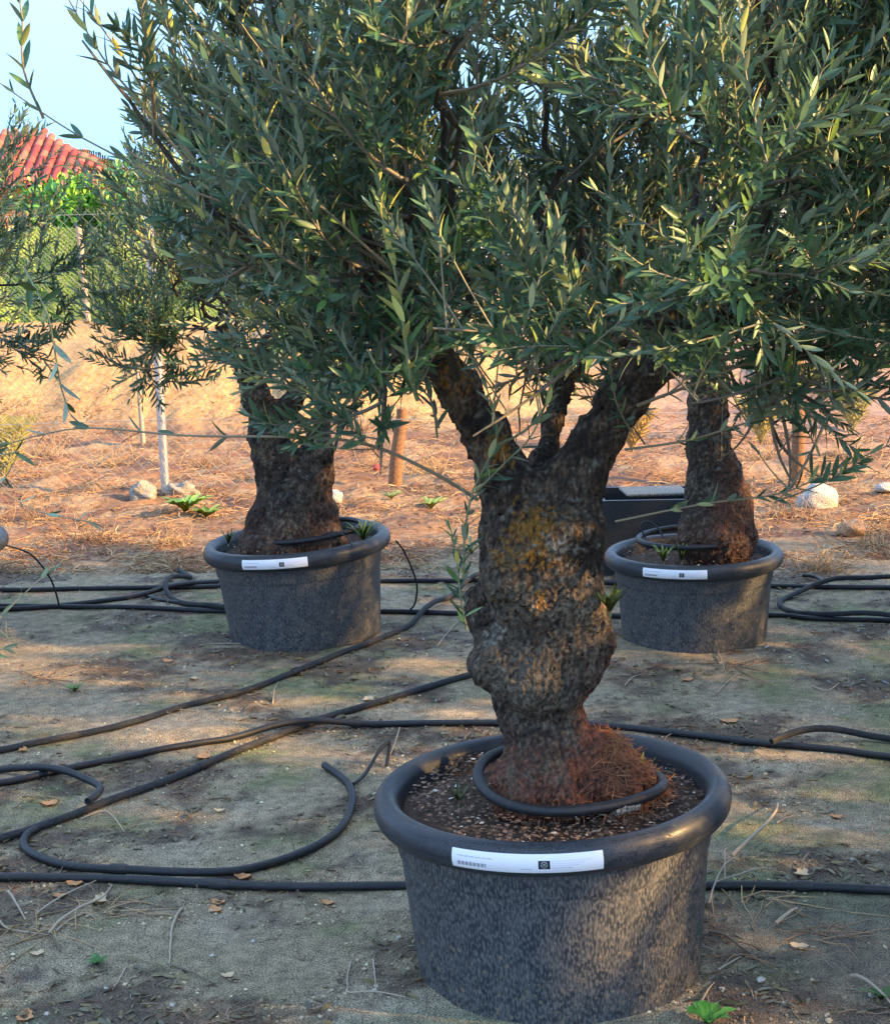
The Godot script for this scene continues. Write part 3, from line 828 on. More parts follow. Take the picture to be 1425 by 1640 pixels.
func lay_pipe(key: String, r: float, lift: Array, m: Material, label: String) -> void:
	var pts := []
	for q in PIPES[key]: pts.append(Vector3(q.x, 0, q.y))
	pts = smooth(pts, 0.05)
	for i in pts.size():
		var p: Vector3 = pts[i]
		p.x += 0.003 * na.get_noise_2d(i * 0.09, p.z)
		var h := 0.0
		for k in 9: h += gh(p.x + (k - 4) * 0.035, p.z) / 9.0
		p.y = h + r * 0.98
		for l in lift:   # Vector3(x, z, height): where it lies on another pipe
			var d := Vector2(p.x - l.x, p.z - l.y).length()
			p.y += l.z * smoothstep(0.28, 0.02, d)
		pts[i] = p
	var base: Vector3 = pts[pts.size() / 2]
	var o := single("irrigation_pipe", pipe_mesh(rel(pts, base), r, true, true, m), base, label, "pipe", "black irrigation pipes on the ground")
	for f in {"line_j": [0.33, 0.86], "line_g": [0.42, 0.80], "loop_i": [0.72], "grey_e": [0.55], "line_f": [0.62], "back_b": [0.72]}.get(key, []):
		var i := int(f * (pts.size() - 3))
		var b := MB.new()
		var q := rel([pts[i], pts[i].lerp(pts[i + 1], 0.15), pts[i + 1].lerp(pts[i], 0.15), pts[i + 1]], base)
		b.tube(q, [r * 1.08, r * 1.32, r * 1.32, r * 1.08], 12)
		part("coupling", b.mesh(M.pipe), o)

func thin_tube(pts: Array, r: float, label: String) -> void:
	var p := smooth(pts, 0.02)
	var b := MB.new()
	b.tube(rel(p, p[0]), taper(p.size(), r, r), 8)
	single("drip_tube", b.mesh(M.pipe), p[0], label, "tube", "thin black drip tubes")

# ------------------------------------------------------------------ weeds, stones, sticks
func weed(called: String, at: Vector3, tall: float, n: int, wide: float, col: Color, label: String, droop := 0.25, tilt := 0.9) -> void:
	var t := thing(called, at, label, "weed", "green weeds")
	var b := MB.new()
	for k in n:
		var a := TAU * k / n + rng.randf_range(-0.4, 0.4)
		var o := Vector3(cos(a), 0, sin(a))
		var l := tall * rng.randf_range(0.6, 1.15)
		var path := []
		for i in 6:
			var u := i / 5.0
			path.append(o * l * u * tilt * rng.randf_range(0.9, 1.1) + Vector3.UP * l * (u - droop * 2.0 * u * u))
		var sd := o.cross(Vector3.UP)
		var c := col * rng.randf_range(0.7, 1.25)
		var st := b.v.size()
		for i in 6:
			var u := i / 5.0
			var w := wide * (0.15 + sin(PI * minf(1.0, u * 0.8 + 0.15))) * (1.0 if i < 5 else 0.05) * (1.0 + 0.25 * sin(i * 2.4 + k))
			for e in [-1.0, 0.0, 1.0]:
				b.vert(path[i] + sd * w * e + Vector3.UP * absf(e) * w * 0.35, (Vector3.UP + o * 0.2 - sd * e * 0.4).normalized(), c)
		for i in 5:
			for e in 2:
				var q := st + i * 3 + e
				b.tri(q, q + 4, q + 3); b.tri(q, q + 1, q + 4)
	part("leaves", b.mesh(M.weed), t)
	b = MB.new()
	b.tube([Vector3(0, -0.01, 0), Vector3(0.002, tall * 0.25, 0), Vector3(0, tall * 0.45, 0.003)], [0.003, 0.0025, 0.001], 5)
	part("stem", b.mesh(M.stem), t)

func dry_tuft(q: Vector2, tall: float, warm: bool, label: String, flat := 0.0) -> void:
	var t := thing("dry_tuft", Vector3(q.x, gh(q.x, q.y) - 0.005, q.y), label, "dry weed", "dry weed tufts")
	var b := MB.new()
	for k in (70 if flat == 0.0 else 26):
		var a := rng.randf() * TAU
		var o := Vector3(cos(a), 0, sin(a))
		var base := Vector3(rng.randfn() * tall * 0.35, 0, rng.randfn() * tall * 0.25)
		var l := tall * rng.randf_range(0.4, 1.15)
		var lean := rng.randf_range(0.3, 1.3) + flat
		var c := (Color(0.56, 0.38, 0.18) if warm else Color(0.30, 0.17, 0.10)).lerp(Color(0.44, 0.31, 0.19), rng.randf()) * rng.randf_range(0.55, 1.15)
		var p := [base]
		for i in 3:
			var u := (i + 1) / 3.0
			p.append(base + o * l * u * lean + Vector3.UP * l * (u * (1.25 - lean * 0.55) - 0.35 * u * u * lean) + rs() * l * 0.07)
		for i in p.size(): p[i].y = maxf(p[i].y, 0.004)
		b.tube(p, taper(4, 0.0024, 0.0009), 3, c, false)
	part("stems", b.mesh(M.vrough), t)

func stone(called: String, at: Vector3, size: Vector3, m: Material, sd: int, label: String, category := "stone", sharp := 0.25, group := "") -> void:
	var b := MB.new()
	var nu := 14
	var nv := 10
	for i in nv + 1:
		for j in nu + 1:
			var a := TAU * j / nu
			var e := PI * i / nv - PI / 2
			var d := Vector3(cos(e) * cos(a), sin(e), cos(e) * sin(a))
			var k := 1.0 + sharp * na.get_noise_3d(d.x * 1.6 + sd * 7.0, d.y * 1.6, d.z * 1.6) * 1.6 + 0.06 * nb.get_noise_3d(d.x * 0.9, d.y * 0.9 + sd, d.z * 0.9)
			var p := d * k
			p.y = maxf(p.y, -0.45)
			b.vert(p * size, d, Color.WHITE, Vector2(a, e))
			if i > 0 and j > 0:
				var q := b.v.size() - 1
				b.tri(q - nu - 2, q, q - 1)
				b.tri(q - nu - 2, q - nu - 1, q)
	for i in b.n.size(): b.n[i] = Vector3.ZERO
	for i in range(0, b.ix.size(), 3):
		var p0 := b.v[b.ix[i]]
		var fn := (b.v[b.ix[i + 2]] - p0).cross(b.v[b.ix[i + 1]] - p0)
		for k in 3: b.n[b.ix[i + k]] += fn
	for i in nv + 1:   # join the seam
		var s0 := i * (nu + 1)
		var sum := b.n[s0] + b.n[s0 + nu]
		b.n[s0] = sum; b.n[s0 + nu] = sum
	for i in b.n.size():
		b.n[i] = b.n[i].normalized() if b.n[i].length() > 1e-12 else Vector3.UP
	var o := single(called, b.mesh(m), at, label, category, group)
	o.rotation.y = sd * 1.3

func block_mesh(s: Vector3, cut: float, m: Material) -> ArrayMesh:   # a box with chamfered edges, base at y = 0
	var b := MB.new()
	var h := s / 2.0
	var rings := []
	for y in [0.0, cut, s.y - cut, s.y]:
		var inset := cut if y == 0.0 or y == s.y else 0.0
		var q := []
		for k in 4:
			var sx := 1.0 if k == 0 or k == 3 else -1.0
			var szz := 1.0 if k < 2 else -1.0
			var x := (h.x - inset) * sx
			var z := (h.z - inset) * szz
			if k % 2 == 0:
				q.append(Vector3(x, y, z - cut * szz)); q.append(Vector3(x - cut * sx, y, z))
			else:
				q.append(Vector3(x - cut * sx, y, z)); q.append(Vector3(x, y, z - cut * szz))
		rings.append(q)
	for i in 3:
		for k in 8:
			b.flat([rings[i][(k + 1) % 8], rings[i][k], rings[i + 1][k], rings[i + 1][(k + 1) % 8]])
	var top: Array = rings[3].duplicate()
	top.reverse()
	b.flat(top)
	b.flat(rings[0])
	return b.mesh(m)

func frond(p0: Vector3, dir: Vector3, len: float, n: int, leaflet: float, wide: float, droop: float, b: MB, col: Color) -> void:
	var path := []
	for i in n + 1:
		var u := float(i) / n
		path.append(p0 + dir * len * u + Vector3.DOWN * droop * len * u * u)
	b.tube(path, taper(n + 1, wide * 0.7, wide * 0.2), 4, col * 0.9, false)
	var sd := dir.cross(Vector3.UP).normalized()
	for i in range(2, n + 1):
		var t: Vector3 = (path[i] - path[i - 1]).normalized()
		var up := sd.cross(t)
		var l := leaflet * sin(PI * (0.18 + 0.75 * i / n)) * rng.randf_range(0.85, 1.1)
		for s in [-1.0, 1.0]:
			var d: Vector3 = (sd * s * 0.75 + t * 0.7 + up * 0.25 + rs() * 0.08).normalized()
			var w: Vector3 = (t - d * t.dot(d)).normalized() * wide
			var a: Vector3 = path[i]
			var nn := w.cross(d).normalized()
			var k := col * rng.randf_range(0.75, 1.2)
			var q := b.v.size()
			b.vert(a - w * 0.5, nn, k); b.vert(a + w * 0.5, nn, k)
			b.vert(a + d * l * 0.5 + w, nn, k); b.vert(a + d * l * 0.5 - w, nn, k)
			b.vert(a + d * l + Vector3.DOWN * l * 0.2, nn, k)
			b.tri(q, q + 1, q + 2); b.tri(q, q + 2, q + 3); b.tri(q + 3, q + 2, q + 4)

func shrub(at: Vector3, c: Vector3, r: Vector3, n: int, leaf: float, col: Color, label: String, called := "shrub") -> void:
	var t := thing(called, at, label, "shrub", "shrubs beyond the fence")
	var b := MB.new()
	for k in 5:
		var e := c + rs() * r * 0.6
		b.tube(bez(Vector3(rng.randf_range(-0.06, 0.06), -0.03, 0), Vector3(e.x * 0.3, c.y * 0.7, e.z * 0.3), e, 6), taper(7, 0.035, 0.008), 6, Color(0.14, 0.10, 0.07), false)
	part("stem", b.mesh(M.vrough), t)
	var buf := PackedFloat32Array()
	var lumps := []
	for k in 16: lumps.append([c + rs() * r * 0.62, rng.randf_range(0.30, 0.5)])
	for k in n:
		var l = lumps[k % 16]
		var d := rs()
		var p: Vector3 = l[0] + d * r * l[1] * pow(rng.randf(), 0.4)
		if p.y < 0.05: continue
		var dir := (d + rs() * 0.7 + Vector3.UP * 0.3).normalized()
		var up := rs() + Vector3.UP
		up = (up - dir * up.dot(dir)).normalized()
		var s := leaf * rng.randf_range(0.7, 1.2)
		put(buf, dir.cross(up) * s * 2.2, dir * s, up * s, p, col * rng.randf_range(0.6, 1.35))
	copies("foliage", M.leaf_mesh, buf, t)

# ------------------------------------------------------------------ the scene
func _ready() -> void:
	rng.seed = 20417
	var cam := Camera3D.new()
	cam.name = "camera"
	add_child(cam)
	cam.position = EYE
	cam.rotation_degrees = Vector3(-10.1, 0, -1.0)
	cam.fov = 33.79
	cam.far = 600.0
	cam.current = true
	var env := Environment.new()
	env.background_mode = Environment.BG_SKY
	var sm := ProceduralSkyMaterial.new()
	sm.sky_top_color = Color(0.54, 0.63, 0.755)
	sm.sky_horizon_color = Color(0.415, 0.58, 0.745)
	sm.sky_curve = 0.16
	sm.ground_horizon_color = Color(0.60, 0.52, 0.44)
	sm.ground_bottom_color = Color(0.42, 0.33, 0.26)
	sm.sun_angle_max = 30.0
	var sky := Sky.new()
	sky.sky_material = sm
	env.sky = sky
	env.background_energy_multiplier = 1.0
	env.tonemap_mode = Environment.TONE_MAPPER_LINEAR
	env.tonemap_exposure = 4.3
	env.sdfgi_enabled = true
	env.ssao_enabled = true
	env.ssil_enabled = true
	var we := WorldEnvironment.new()
	we.name = "environment"
	we.environment = env
	add_child(we)
	var sun := DirectionalLight3D.new()
	sun.name = "sun"
	sun.light_color = Color(1.0, 0.80, 0.53)
	sun.light_energy = 1.2
	sun.light_angular_distance = 1.0
	sun.shadow_enabled = true
	add_child(sun)
	var el := deg_to_rad(23.0)
	var az := deg_to_rad(15.0)   # how far behind the viewer's right hand the sun stands
	var to_sun := Vector3(cos(el) * cos(az), sin(el), cos(el) * sin(az))
	sun.look_at_from_position(to_sun * 20.0, Vector3.ZERO)

	for e in [[na, 1.0, 11, 4], [nb, 5.0, 12, 3], [nc, 1.0, 13, 3], [nd, 1.0, 14, 2]]:
		e[0].noise_type = FastNoiseLite.TYPE_SIMPLEX_SMOOTH
		e[0].frequency = e[1]
		e[0].seed = e[2]
		e[0].fractal_octaves = e[3]
	materials()
	make_ground()
	print("ground")

	# ---------------- pots
	var hero_at := Vector3(0.245, gh(0.245, -3.63) - 0.012, -3.63)
	make_pot(hero_at, 0.81, "large dusty black round pot in front holding the nearest olive tree", [-0.60, 0.20], Vector3(0.0, 0.0, deg_to_rad(2.3)))
	make_pot(Vector3(-0.58, gh(-0.58, -6.78) - 0.02, -6.78), 0.775, "black round pot of the second row, left of the big trunk, tilted to the left", [-0.56, 0.14], Vector3(0, 0.05, deg_to_rad(4.0)))
	make_pot(Vector3(0.995, gh(0.995, -6.6) - 0.035, -6.6), 0.715, "black round pot of the second row, right of the big trunk, level", [-0.62, 0.10], Vector3(0, -0.1, deg_to_rad(1.0)))
	make_pot(Vector3(-2.20, gh(-2.2, -6.8) - 0.01, -6.8), 0.80, "black pot cut off by the left edge, only its rim end showing", [])
	var cr := thing("plastic_crate", Vector3(0.93, gh(0.93, -7.95) - 0.005, -7.95), "black plastic crate standing behind the right-hand pot", "crate")
	var cb := MB.new()
	for q in [[Vector3(-0.20, 0.0, 0.18), Vector3(0.27, 0.36, 0.20)], [Vector3(-0.20, 0.0, -0.20), Vector3(0.27, 0.36, -0.18)]]:
		cb = MB.new(); cb.box(q[0], q[1]); part("panel", cb.mesh(M.rim), cr)
	for q in [[Vector3(-0.20, 0.0, -0.179), Vector3(-0.18, 0.36, 0.179)], [Vector3(0.25, 0.0, -0.179), Vector3(0.27, 0.36, 0.179)]]:
		cb = MB.new(); cb.box(q[0], q[1]); part("panel", cb.mesh(M.rim), cr)
	cb = MB.new(); cb.box(Vector3(-0.179, 0.01, -0.179), Vector3(0.249, 0.03, 0.179)); part("floor", cb.mesh(M.rim), cr)
	var wb := single("board", block_mesh(Vector3(0.30, 0.014, 0.22), 0.004, M.concrete), Vector3(1.0, gh(0.93, -7.95) + 0.357, -7.95), "pale board lying on the black crate behind the right pot", "board")
	wb.rotation.y = 0.08
	# ---------------- trees
	trees(hero_at)
	print("trees")
	pipes()
	background()
	print("background")
	crumbs()
	foreground()
	litter()
	print("done")

func materials() -> void:
	# bare earth: grain, cracks and grit on top of the patchy colour of each spot
	var n := 1024
	var a := noise_bytes(0.02, FastNoiseLite.TYPE_SIMPLEX_SMOOTH, n, 3, 5)
	var g := noise_bytes(0.16, FastNoiseLite.TYPE_SIMPLEX, n, 5, 3)
	var cr := noise_bytes(0.012, FastNoiseLite.TYPE_CELLULAR, n, 7, 1, FastNoiseLite.RETURN_DISTANCE2_SUB)
	var gr := noise_bytes(0.075, FastNoiseLite.TYPE_CELLULAR, n, 9, 1)
	var col := PackedByteArray()
	var hgt := PackedByteArray()
	col.resize(n * n); hgt.resize(n * n)
	for i in n * n:
		var crack := (1.0 - smoothstep(0.0, 14.0, cr[i] + 0.0)) * smoothstep(125.0, 160.0, float(a[(i * 7 + 333333) % (n * n)]) * 0.0 + a[i])
		var v := 0.80 + (a[i] - 128) * 0.0015 + (g[i] - 128) * 0.0030
		if gr[i] < 22 and g[i] > 140: v += 0.22
		if gr[i] < 30 and g[i] < 100: v -= 0.28
		v -= crack * 0.22
		col[i] = clampi(int(v * 255.0), 20, 255)
		hgt[i] = clampi(int(120.0 + (a[i] - 128) * 0.45 + (g[i] - 128) * 0.30 + (40.0 if gr[i] < 25 else 0.0) - crack * 55.0), 0, 255)
	var soil_m := vmat(0.95)
	soil_m.albedo_texture = tex(n, col)
	soil_m.heightmap_enabled = true
	soil_m.heightmap_texture = tex(n, hgt)
	soil_m.heightmap_scale = 0.9
	M.soil = soil_m
	M.vrough = vmat(0.9)
	# leaves
	var lm := vmat(0.42)
	lm.backlight_enabled = true
	lm.backlight = Color(0.36, 0.40, 0.16)
	M.leaf = lm
	M.leaf_mesh = make_leaf_mesh(lm)
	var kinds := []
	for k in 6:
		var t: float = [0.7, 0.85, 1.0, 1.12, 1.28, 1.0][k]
		kinds.append(make_leaf_mesh(lm, Color(t, t, t) if k < 5 else Color(2.1, 1.75, 1.0)))  # last kind is golden: young leaves, and sunlight painted into near ones
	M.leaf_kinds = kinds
	# bark
	var bk := vmat(0.88)
	var bn := noise_bytes(0.03, FastNoiseLite.TYPE_SIMPLEX, 512, 21, 5)
	var bc := noise_bytes(0.05, FastNoiseLite.TYPE_CELLULAR, 512, 22, 1)
	var bb := PackedByteArray()
	var bh := PackedByteArray()
	bb.resize(512 * 512); bh.resize(512 * 512)
	for i in 512 * 512:
		bb[i] = clampi(int(190.0 + (bn[i] - 128) * 0.8 + (bc[i] - 90) * 0.2), 30, 255)
		bh[i] = clampi(int(bn[i] * 0.7 + bc[i] * 0.35), 0, 255)
	bk.albedo_texture = tex(512, bb)
	bk.heightmap_enabled = true
	bk.heightmap_texture = tex(512, bh)
	bk.heightmap_scale = 0.9
	bk.uv1_triplanar = true
	bk.uv1_scale = Vector3(5.0, 3.4, 5.0)
	M.bark = bk
	M.branch = mat(0.105, 0.088, 0.066, 0.85)
	M.branch.albedo_texture = tex(512, bb)
	# pot plastic: black-blue, with a film of dust, drip marks and scuffs that have a grain of their own
	var sa := noise_bytes(0.012, FastNoiseLite.TYPE_SIMPLEX_SMOOTH, 1024, 31, 4)
	var sf := noise_bytes(0.085, FastNoiseLite.TYPE_SIMPLEX, 1024, 32, 3)
	var sl := noise_bytes(0.05, FastNoiseLite.TYPE_SIMPLEX, 1024, 33, 3)
	var pc := PackedByteArray()
	pc.resize(1024 * 1024 * 3)
	var pr := PackedByteArray()
	pr.resize(1024 * 1024)
	for y in 1024:
		for x in 1024:
			var i := y * 1024 + x
			var streak := sl[(y / 9) * 1024 + (x * 3) % 1024] - 128   # stretched down the wall
			var d := 0.36 + (sa[i] - 128) * 0.0022 + streak * 0.0016 + (sf[((y * 2 / 5) % 1024) * 1024 + x] - 128) * 0.0035
			d = clampf(d, 0.03, 0.75)
			var sv := sf[((y * 2 / 5) % 1024) * 1024 + x]
			if sv > 148: d = minf(1.0, d + (sv - 148) * 0.010)
			var base := Vector3(0.018, 0.026, 0.038)
			var c := base.lerp(Vector3(0.30, 0.285, 0.25), d * 0.40)
			var sc := lin(c.x, c.y, c.z)
			pc[i * 3] = int(sc.r * 255.0); pc[i * 3 + 1] = int(sc.g * 255.0); pc[i * 3 + 2] = int(sc.b * 255.0)
			pr[i] = clampi(int(105.0 + d * 160.0), 0, 255)
	var prg := RandomNumberGenerator.new()
	prg.seed = 77
	for k in 150:   # dried drips and scratches running down the wall
		var x := prg.randi() % 1024
		var y := prg.randi() % 1024
		var l := prg.randi_range(12, 90)
		var dim := prg.randf_range(0.1, 0.45)
		for j in l:
			var wd := prg.randi_range(1, 3)
			if j % 9 == 0: x = (x + prg.randi_range(0, 2) - 1 + 1024) % 1024
			for w in wd:
				var i := ((y + j) % 1024) * 1024 + (x + w) % 1024
				for q in 3: pc[i * 3 + q] = int(lerpf(pc[i * 3 + q], [176.0, 170.0, 158.0][q], dim))
	for k in 900:   # splashes of dried mud, most of them low on the wall
		var x := prg.randi() % 1024
		var y := int(260.0 * pow(prg.randf(), 2.6))
		var rr := prg.randi_range(1, 4) if prg.randf() < 0.85 else prg.randi_range(4, 9)
		var dim := prg.randf_range(0.2, 0.6)
		for v in range(-rr, rr + 1):
			for u in range(-rr, rr + 1):
				if u * u + v * v > rr * rr or y + v < 0: continue
				var i := (y + v) * 1024 + (x + u + 1024) % 1024
				for q in 3: pc[i * 3 + q] = int(lerpf(pc[i * 3 + q], [150.0, 128.0, 98.0][q], dim))
	var pm := mat(1, 1, 1, 1.0)
	pm.albedo_texture = tex(1024, pc, Image.FORMAT_RGB8)
	pm.roughness_texture = tex(1024, pr)
	pm.uv1_scale = Vector3(3.0, 1.4, 1.0)
	M.pot = pm
	var rm := mat(0.40, 0.46, 0.56, 0.95)
	rm.albedo_texture = pm.albedo_texture
	rm.roughness_texture = pm.roughness_texture
	rm.roughness = 0.72
	rm.uv1_scale = Vector3(4.0, 6.0, 1.0)
	M.rim = rm
	var pp := mat(0.17, 0.19, 0.23, 0.55)
	pp.albedo_texture = pm.albedo_texture
	pp.uv1_scale = Vector3(0.4, 0.35, 1.0)
	M.pipe = pp
	M.pipe_grey = mat(1.9, 1.9, 1.85, 0.85)
	M.pipe_grey.albedo_color = lin(0.36, 0.38, 0.40)
	M.pipe_grey.albedo_texture = pm.albedo_texture
	M.pipe_grey.uv1_scale = Vector3(0.4, 0.35, 1.0)
	# the printed strip
	var im := Image.create(1024, 128, false, Image.FORMAT_RGB8)
	im.fill(Color(0.93, 0.94, 0.96))
	var ink := Color(0.10, 0.14, 0.26)
	var grey := Color(0.55, 0.58, 0.66)
	for k in 26:   # a line of small grey print
		im.fill_rect(Rect2i(40 + k * 10, 38 + (k * 7) % 4, 5 + (k * 5) % 4, 6), grey)
	for k in 30:   # a row of heavy marks under it
		im.fill_rect(Rect2i(42 + k * 7, 78, 2 + (k * 3) % 4, 26), ink.lerp(grey, 0.15 + 0.1 * (k % 4)))
	for k in 9: im.fill_rect(Rect2i(480 + k * 9, 96, 5, 5), grey)
	im.fill_rect(Rect2i(600, 42, 76, 56), Color(0.06, 0.10, 0.20))
	for k in 12:   # ring of twelve small marks on the dark field
		var q := Vector2(638, 70) + Vector2.from_angle(TAU * k / 12) * 19.0
		im.fill_rect(Rect2i(int(q.x) - 3, int(q.y) - 3, 6, 6), Color(0.78, 0.80, 0.72))
	im.fill_rect(Rect2i(630, 62, 16, 14), Color(0.55, 0.62, 0.62))
	for r in 4:
		im.fill_rect(Rect2i(690, 44 + r * 15, 5, 5), Color(0.55, 0.45, 0.60))
		for k in 24 - r * 4: im.fill_rect(Rect2i(704 + k * 10, 44 + r * 15, 6, 4), Color(0.76, 0.72, 0.80) if r < 3 else grey)
	im.generate_mipmaps()
	var lb := mat(1, 1, 1, 0.45)
	lb.albedo_texture = ImageTexture.create_from_image(im)
	M.label = lb
	# small things
	M.weed = vmat(0.55)
	M.weed.backlight_enabled = true
	M.weed.backlight = Color(0.3, 0.35, 0.1)
	M.stem = mat(0.12, 0.16, 0.06, 0.7)
	var st := mat(0.62, 0.60, 0.55, 0.9)
	var sg := noise_bytes(0.04, FastNoiseLite.TYPE_SIMPLEX, 512, 41, 5)
	var sc2 := PackedByteArray()
	sc2.resize(512 * 512)
	for i in 512 * 512: sc2[i] = clampi(int(205.0 + (sg[i] - 128) * 1.1), 60, 255)
	M.grain = tex(512, sc2)
	st.albedo_texture = M.grain
	st.uv1_triplanar = true
	st.uv1_scale = Vector3(5, 5, 5)
	st.heightmap_enabled = true
	st.heightmap_texture = M.grain
	st.heightmap_scale = 0.25
	M.white_stone = st
	M.orange_stone = st.duplicate()
	M.orange_stone.albedo_color = lin(0.62, 0.36, 0.20)
	M.concrete = st.duplicate()
	M.concrete.albedo_color = lin(0.44, 0.40, 0.34)
	M.wood = st.duplicate()
	M.wood.albedo_color = lin(0.36, 0.20, 0.105)
	M.wood.uv1_scale = Vector3(14, 2, 14)
	M.metal = mat(0.55, 0.56, 0.57, 0.42, 0.75)
	M.wire = mat(0.42, 0.41, 0.40, 0.5, 0.6)
	M.twig = mat(0.42, 0.34, 0.25, 0.9)
	M.twig_dark = mat(0.16, 0.12, 0.09, 0.9)
	M.dry_leaf = mat(0.52, 0.26, 0.11, 0.75)
	M.dry_leaf_pale = mat(0.58, 0.44, 0.27, 0.75)
	M.red = mat(0.42, 0.05, 0.05, 0.8)
	M.net = mat(0.36, 0.55, 0.11, 0.85)
	var ng := noise_bytes(0.06, FastNoiseLite.TYPE_SIMPLEX, 512, 51, 4)
	var nbt := PackedByteArray()
	nbt.resize(512 * 512)
	for y in 512:
		for x in 512:
			nbt[y * 512 + x] = clampi(int(190.0 + 40.0 * sin((x + y) * TAU / 32.0) + (ng[y * 512 + x] - 128) * 0.9), 60, 255)
	M.net.albedo_texture = tex(512, nbt)
	M.net.uv1_scale = Vector3(1.3, 1.3, 1)
	M.render = mat(0.72, 0.33, 0.12, 0.9)
	M.render.albedo_texture = M.grain
	M.render.uv1_triplanar = true
	M.glass = mat(0.05, 0.06, 0.07, 0.1)
	M.window_frame = mat(0.30, 0.17, 0.08, 0.6)
	M.tile = mat(0.33, 0.075, 0.055, 0.85)
	M.tile_b = mat(0.40, 0.13, 0.085, 0.85)
	M.tile_c = mat(0.28, 0.045, 0.045, 0.85)
	M.film = mat(0.78, 0.79, 0.78, 0.35)
	M.pebble = mat(0.50, 0.47, 0.41, 0.85)

func trees(hero_at: Vector3) -> void:
	# ---- the nearest tree, with its thick forked trunk
	var o := hero_at + Vector3(0, 0.36, 0)
	var spots := []
	var OR := Vector3(0.42, 0.20, 0.025)
	var GR := Vector3(0.36, 0.35, 0.29)
	for s in [[Vector3(0.19, 1.035, -3.50), 0.050, OR], [Vector3(0.205, 1.00, -3.49), 0.045, OR], [Vector3(0.135, 0.965, -3.50), 0.045, OR], [Vector3(0.19, 1.09, -3.51), 0.022, OR], [Vector3(0.195, 0.89, -3.49), 0.02, OR], [Vector3(0.03, 1.37, -3.57), 0.045, OR], [Vector3(0.12, 1.20, -3.56), 0.03, OR], [Vector3(0.235, 1.0, -3.47), 0.03, GR], [Vector3(0.09, 0.80, -3.54), 0.028, GR], [Vector3(0.32, 1.10, -3.53), 0.018, GR], [Vector3(0.13, 0.90, -3.49), 0.06, Vector3(0.19, 0.165, 0.125)], [Vector3(0.17, 0.68, -3.48), 0.10, Vector3(0.17, 0.145, 0.105)], [Vector3(0.30, 0.84, -3.49), 0.07, Vector3(0.23, 0.175, 0.115)]]:
		spots.append([s[0] - o, s[1], s[2]])
	var trunk := trunk_mesh(HERO_TRUNK, o, 0.0078, 0.035, 0.0085, func(p, _g): return paint_bark(p, spots, 1.0))
	print("hero trunk")
	var t := thing("olive_tree", o, "nearest olive tree with a thick gnarled trunk forking in two, filling the frame", "olive tree", "potted olive trees")
	var c := Vector3(0.37, 1.86, -3.62) - o
	var r := Vector3(0.93, 0.86, 0.95)
	var starts := []
	for s in [[700, 0]]: pass
	for ch in [[1, 3], [2, 1], [2, 2], [3, 4], [3, 5], [3, 6], [4, 2], [4, 3], [5, 1], [5, 2]]:
		var q = HERO_TRUNK[ch[0]][ch[1]]
		starts.append([q[0] - o, q[1]])
	var keep := func(p: Vector3) -> bool:
		var h := Vector2(p.x - 0.02, p.z).length()
		var low := 0.93 - 0.10 * smoothstep(0.35, 0.8, h)     # the underside of the crown, lower towards its edge
		if p.z > 0.05 and absf(p.x) < 0.35: low = 1.06
		low += 0.06 * na.get_noise_2d(p.x * 4.0, p.z * 4.0)
		if p.x < 0.05 and p.y > 1.1 and na.get_noise_3d(p.x * 2.3, p.y * 2.3, p.z * 2.3) < -0.24: return false
		return p.y > low
	var scaf := []
	var twigs := MB.new()
	var leaves := grow(starts, c, r, 42, 9, 6, 0.049, -0.85, keep, scaf, twigs, [rel(SC_LEFT, o)])
	var stem := Color(0.27, 0.235, 0.15)
	var green := Color(0.22, 0.25, 0.13)
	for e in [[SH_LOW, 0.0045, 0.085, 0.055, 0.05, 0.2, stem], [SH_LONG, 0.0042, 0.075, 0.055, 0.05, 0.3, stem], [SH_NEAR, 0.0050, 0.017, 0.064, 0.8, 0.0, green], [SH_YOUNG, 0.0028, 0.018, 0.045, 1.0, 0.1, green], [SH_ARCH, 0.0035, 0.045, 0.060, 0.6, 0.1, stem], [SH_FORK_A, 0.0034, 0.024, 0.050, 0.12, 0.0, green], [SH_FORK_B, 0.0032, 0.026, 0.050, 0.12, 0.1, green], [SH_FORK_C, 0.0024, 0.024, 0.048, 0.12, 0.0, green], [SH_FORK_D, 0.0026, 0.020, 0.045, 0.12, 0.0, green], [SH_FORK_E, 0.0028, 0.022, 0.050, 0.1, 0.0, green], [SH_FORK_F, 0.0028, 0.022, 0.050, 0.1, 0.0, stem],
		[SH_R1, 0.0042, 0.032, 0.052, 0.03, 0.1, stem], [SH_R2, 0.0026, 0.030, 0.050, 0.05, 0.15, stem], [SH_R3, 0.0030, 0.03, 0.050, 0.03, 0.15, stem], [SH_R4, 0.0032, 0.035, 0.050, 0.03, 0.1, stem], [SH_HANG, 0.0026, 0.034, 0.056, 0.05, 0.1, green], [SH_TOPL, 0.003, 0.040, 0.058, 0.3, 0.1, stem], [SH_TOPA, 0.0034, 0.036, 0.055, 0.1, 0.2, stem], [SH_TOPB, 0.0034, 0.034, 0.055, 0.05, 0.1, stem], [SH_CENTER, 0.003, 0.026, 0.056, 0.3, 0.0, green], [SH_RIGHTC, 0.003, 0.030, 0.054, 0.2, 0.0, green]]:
		shoot(rel(e[0], o), e[1], e[2], e[3], e[4], e[5], leaves, twigs, e[6])  # high young share on SH_NEAR and SH_ARCH paints their leaves as sunlit
	print("hero leaves ", leaves.size())
	finish_tree(t, trunk, scaf, twigs, leaves, 300)
	# ---- second row
	var lo := Vector3(-0.58, 0.34, -6.78)
	var ltrunk := trunk_mesh(LEFT_TRUNK, lo, 0.0125, 0.04, 0.012, func(p, _g): return paint_bark(p, [], 0.25))
	var tl := thing("olive_tree", lo, "olive tree with a broad cleft double trunk in the left pot of the second row", "olive tree", "potted olive trees")
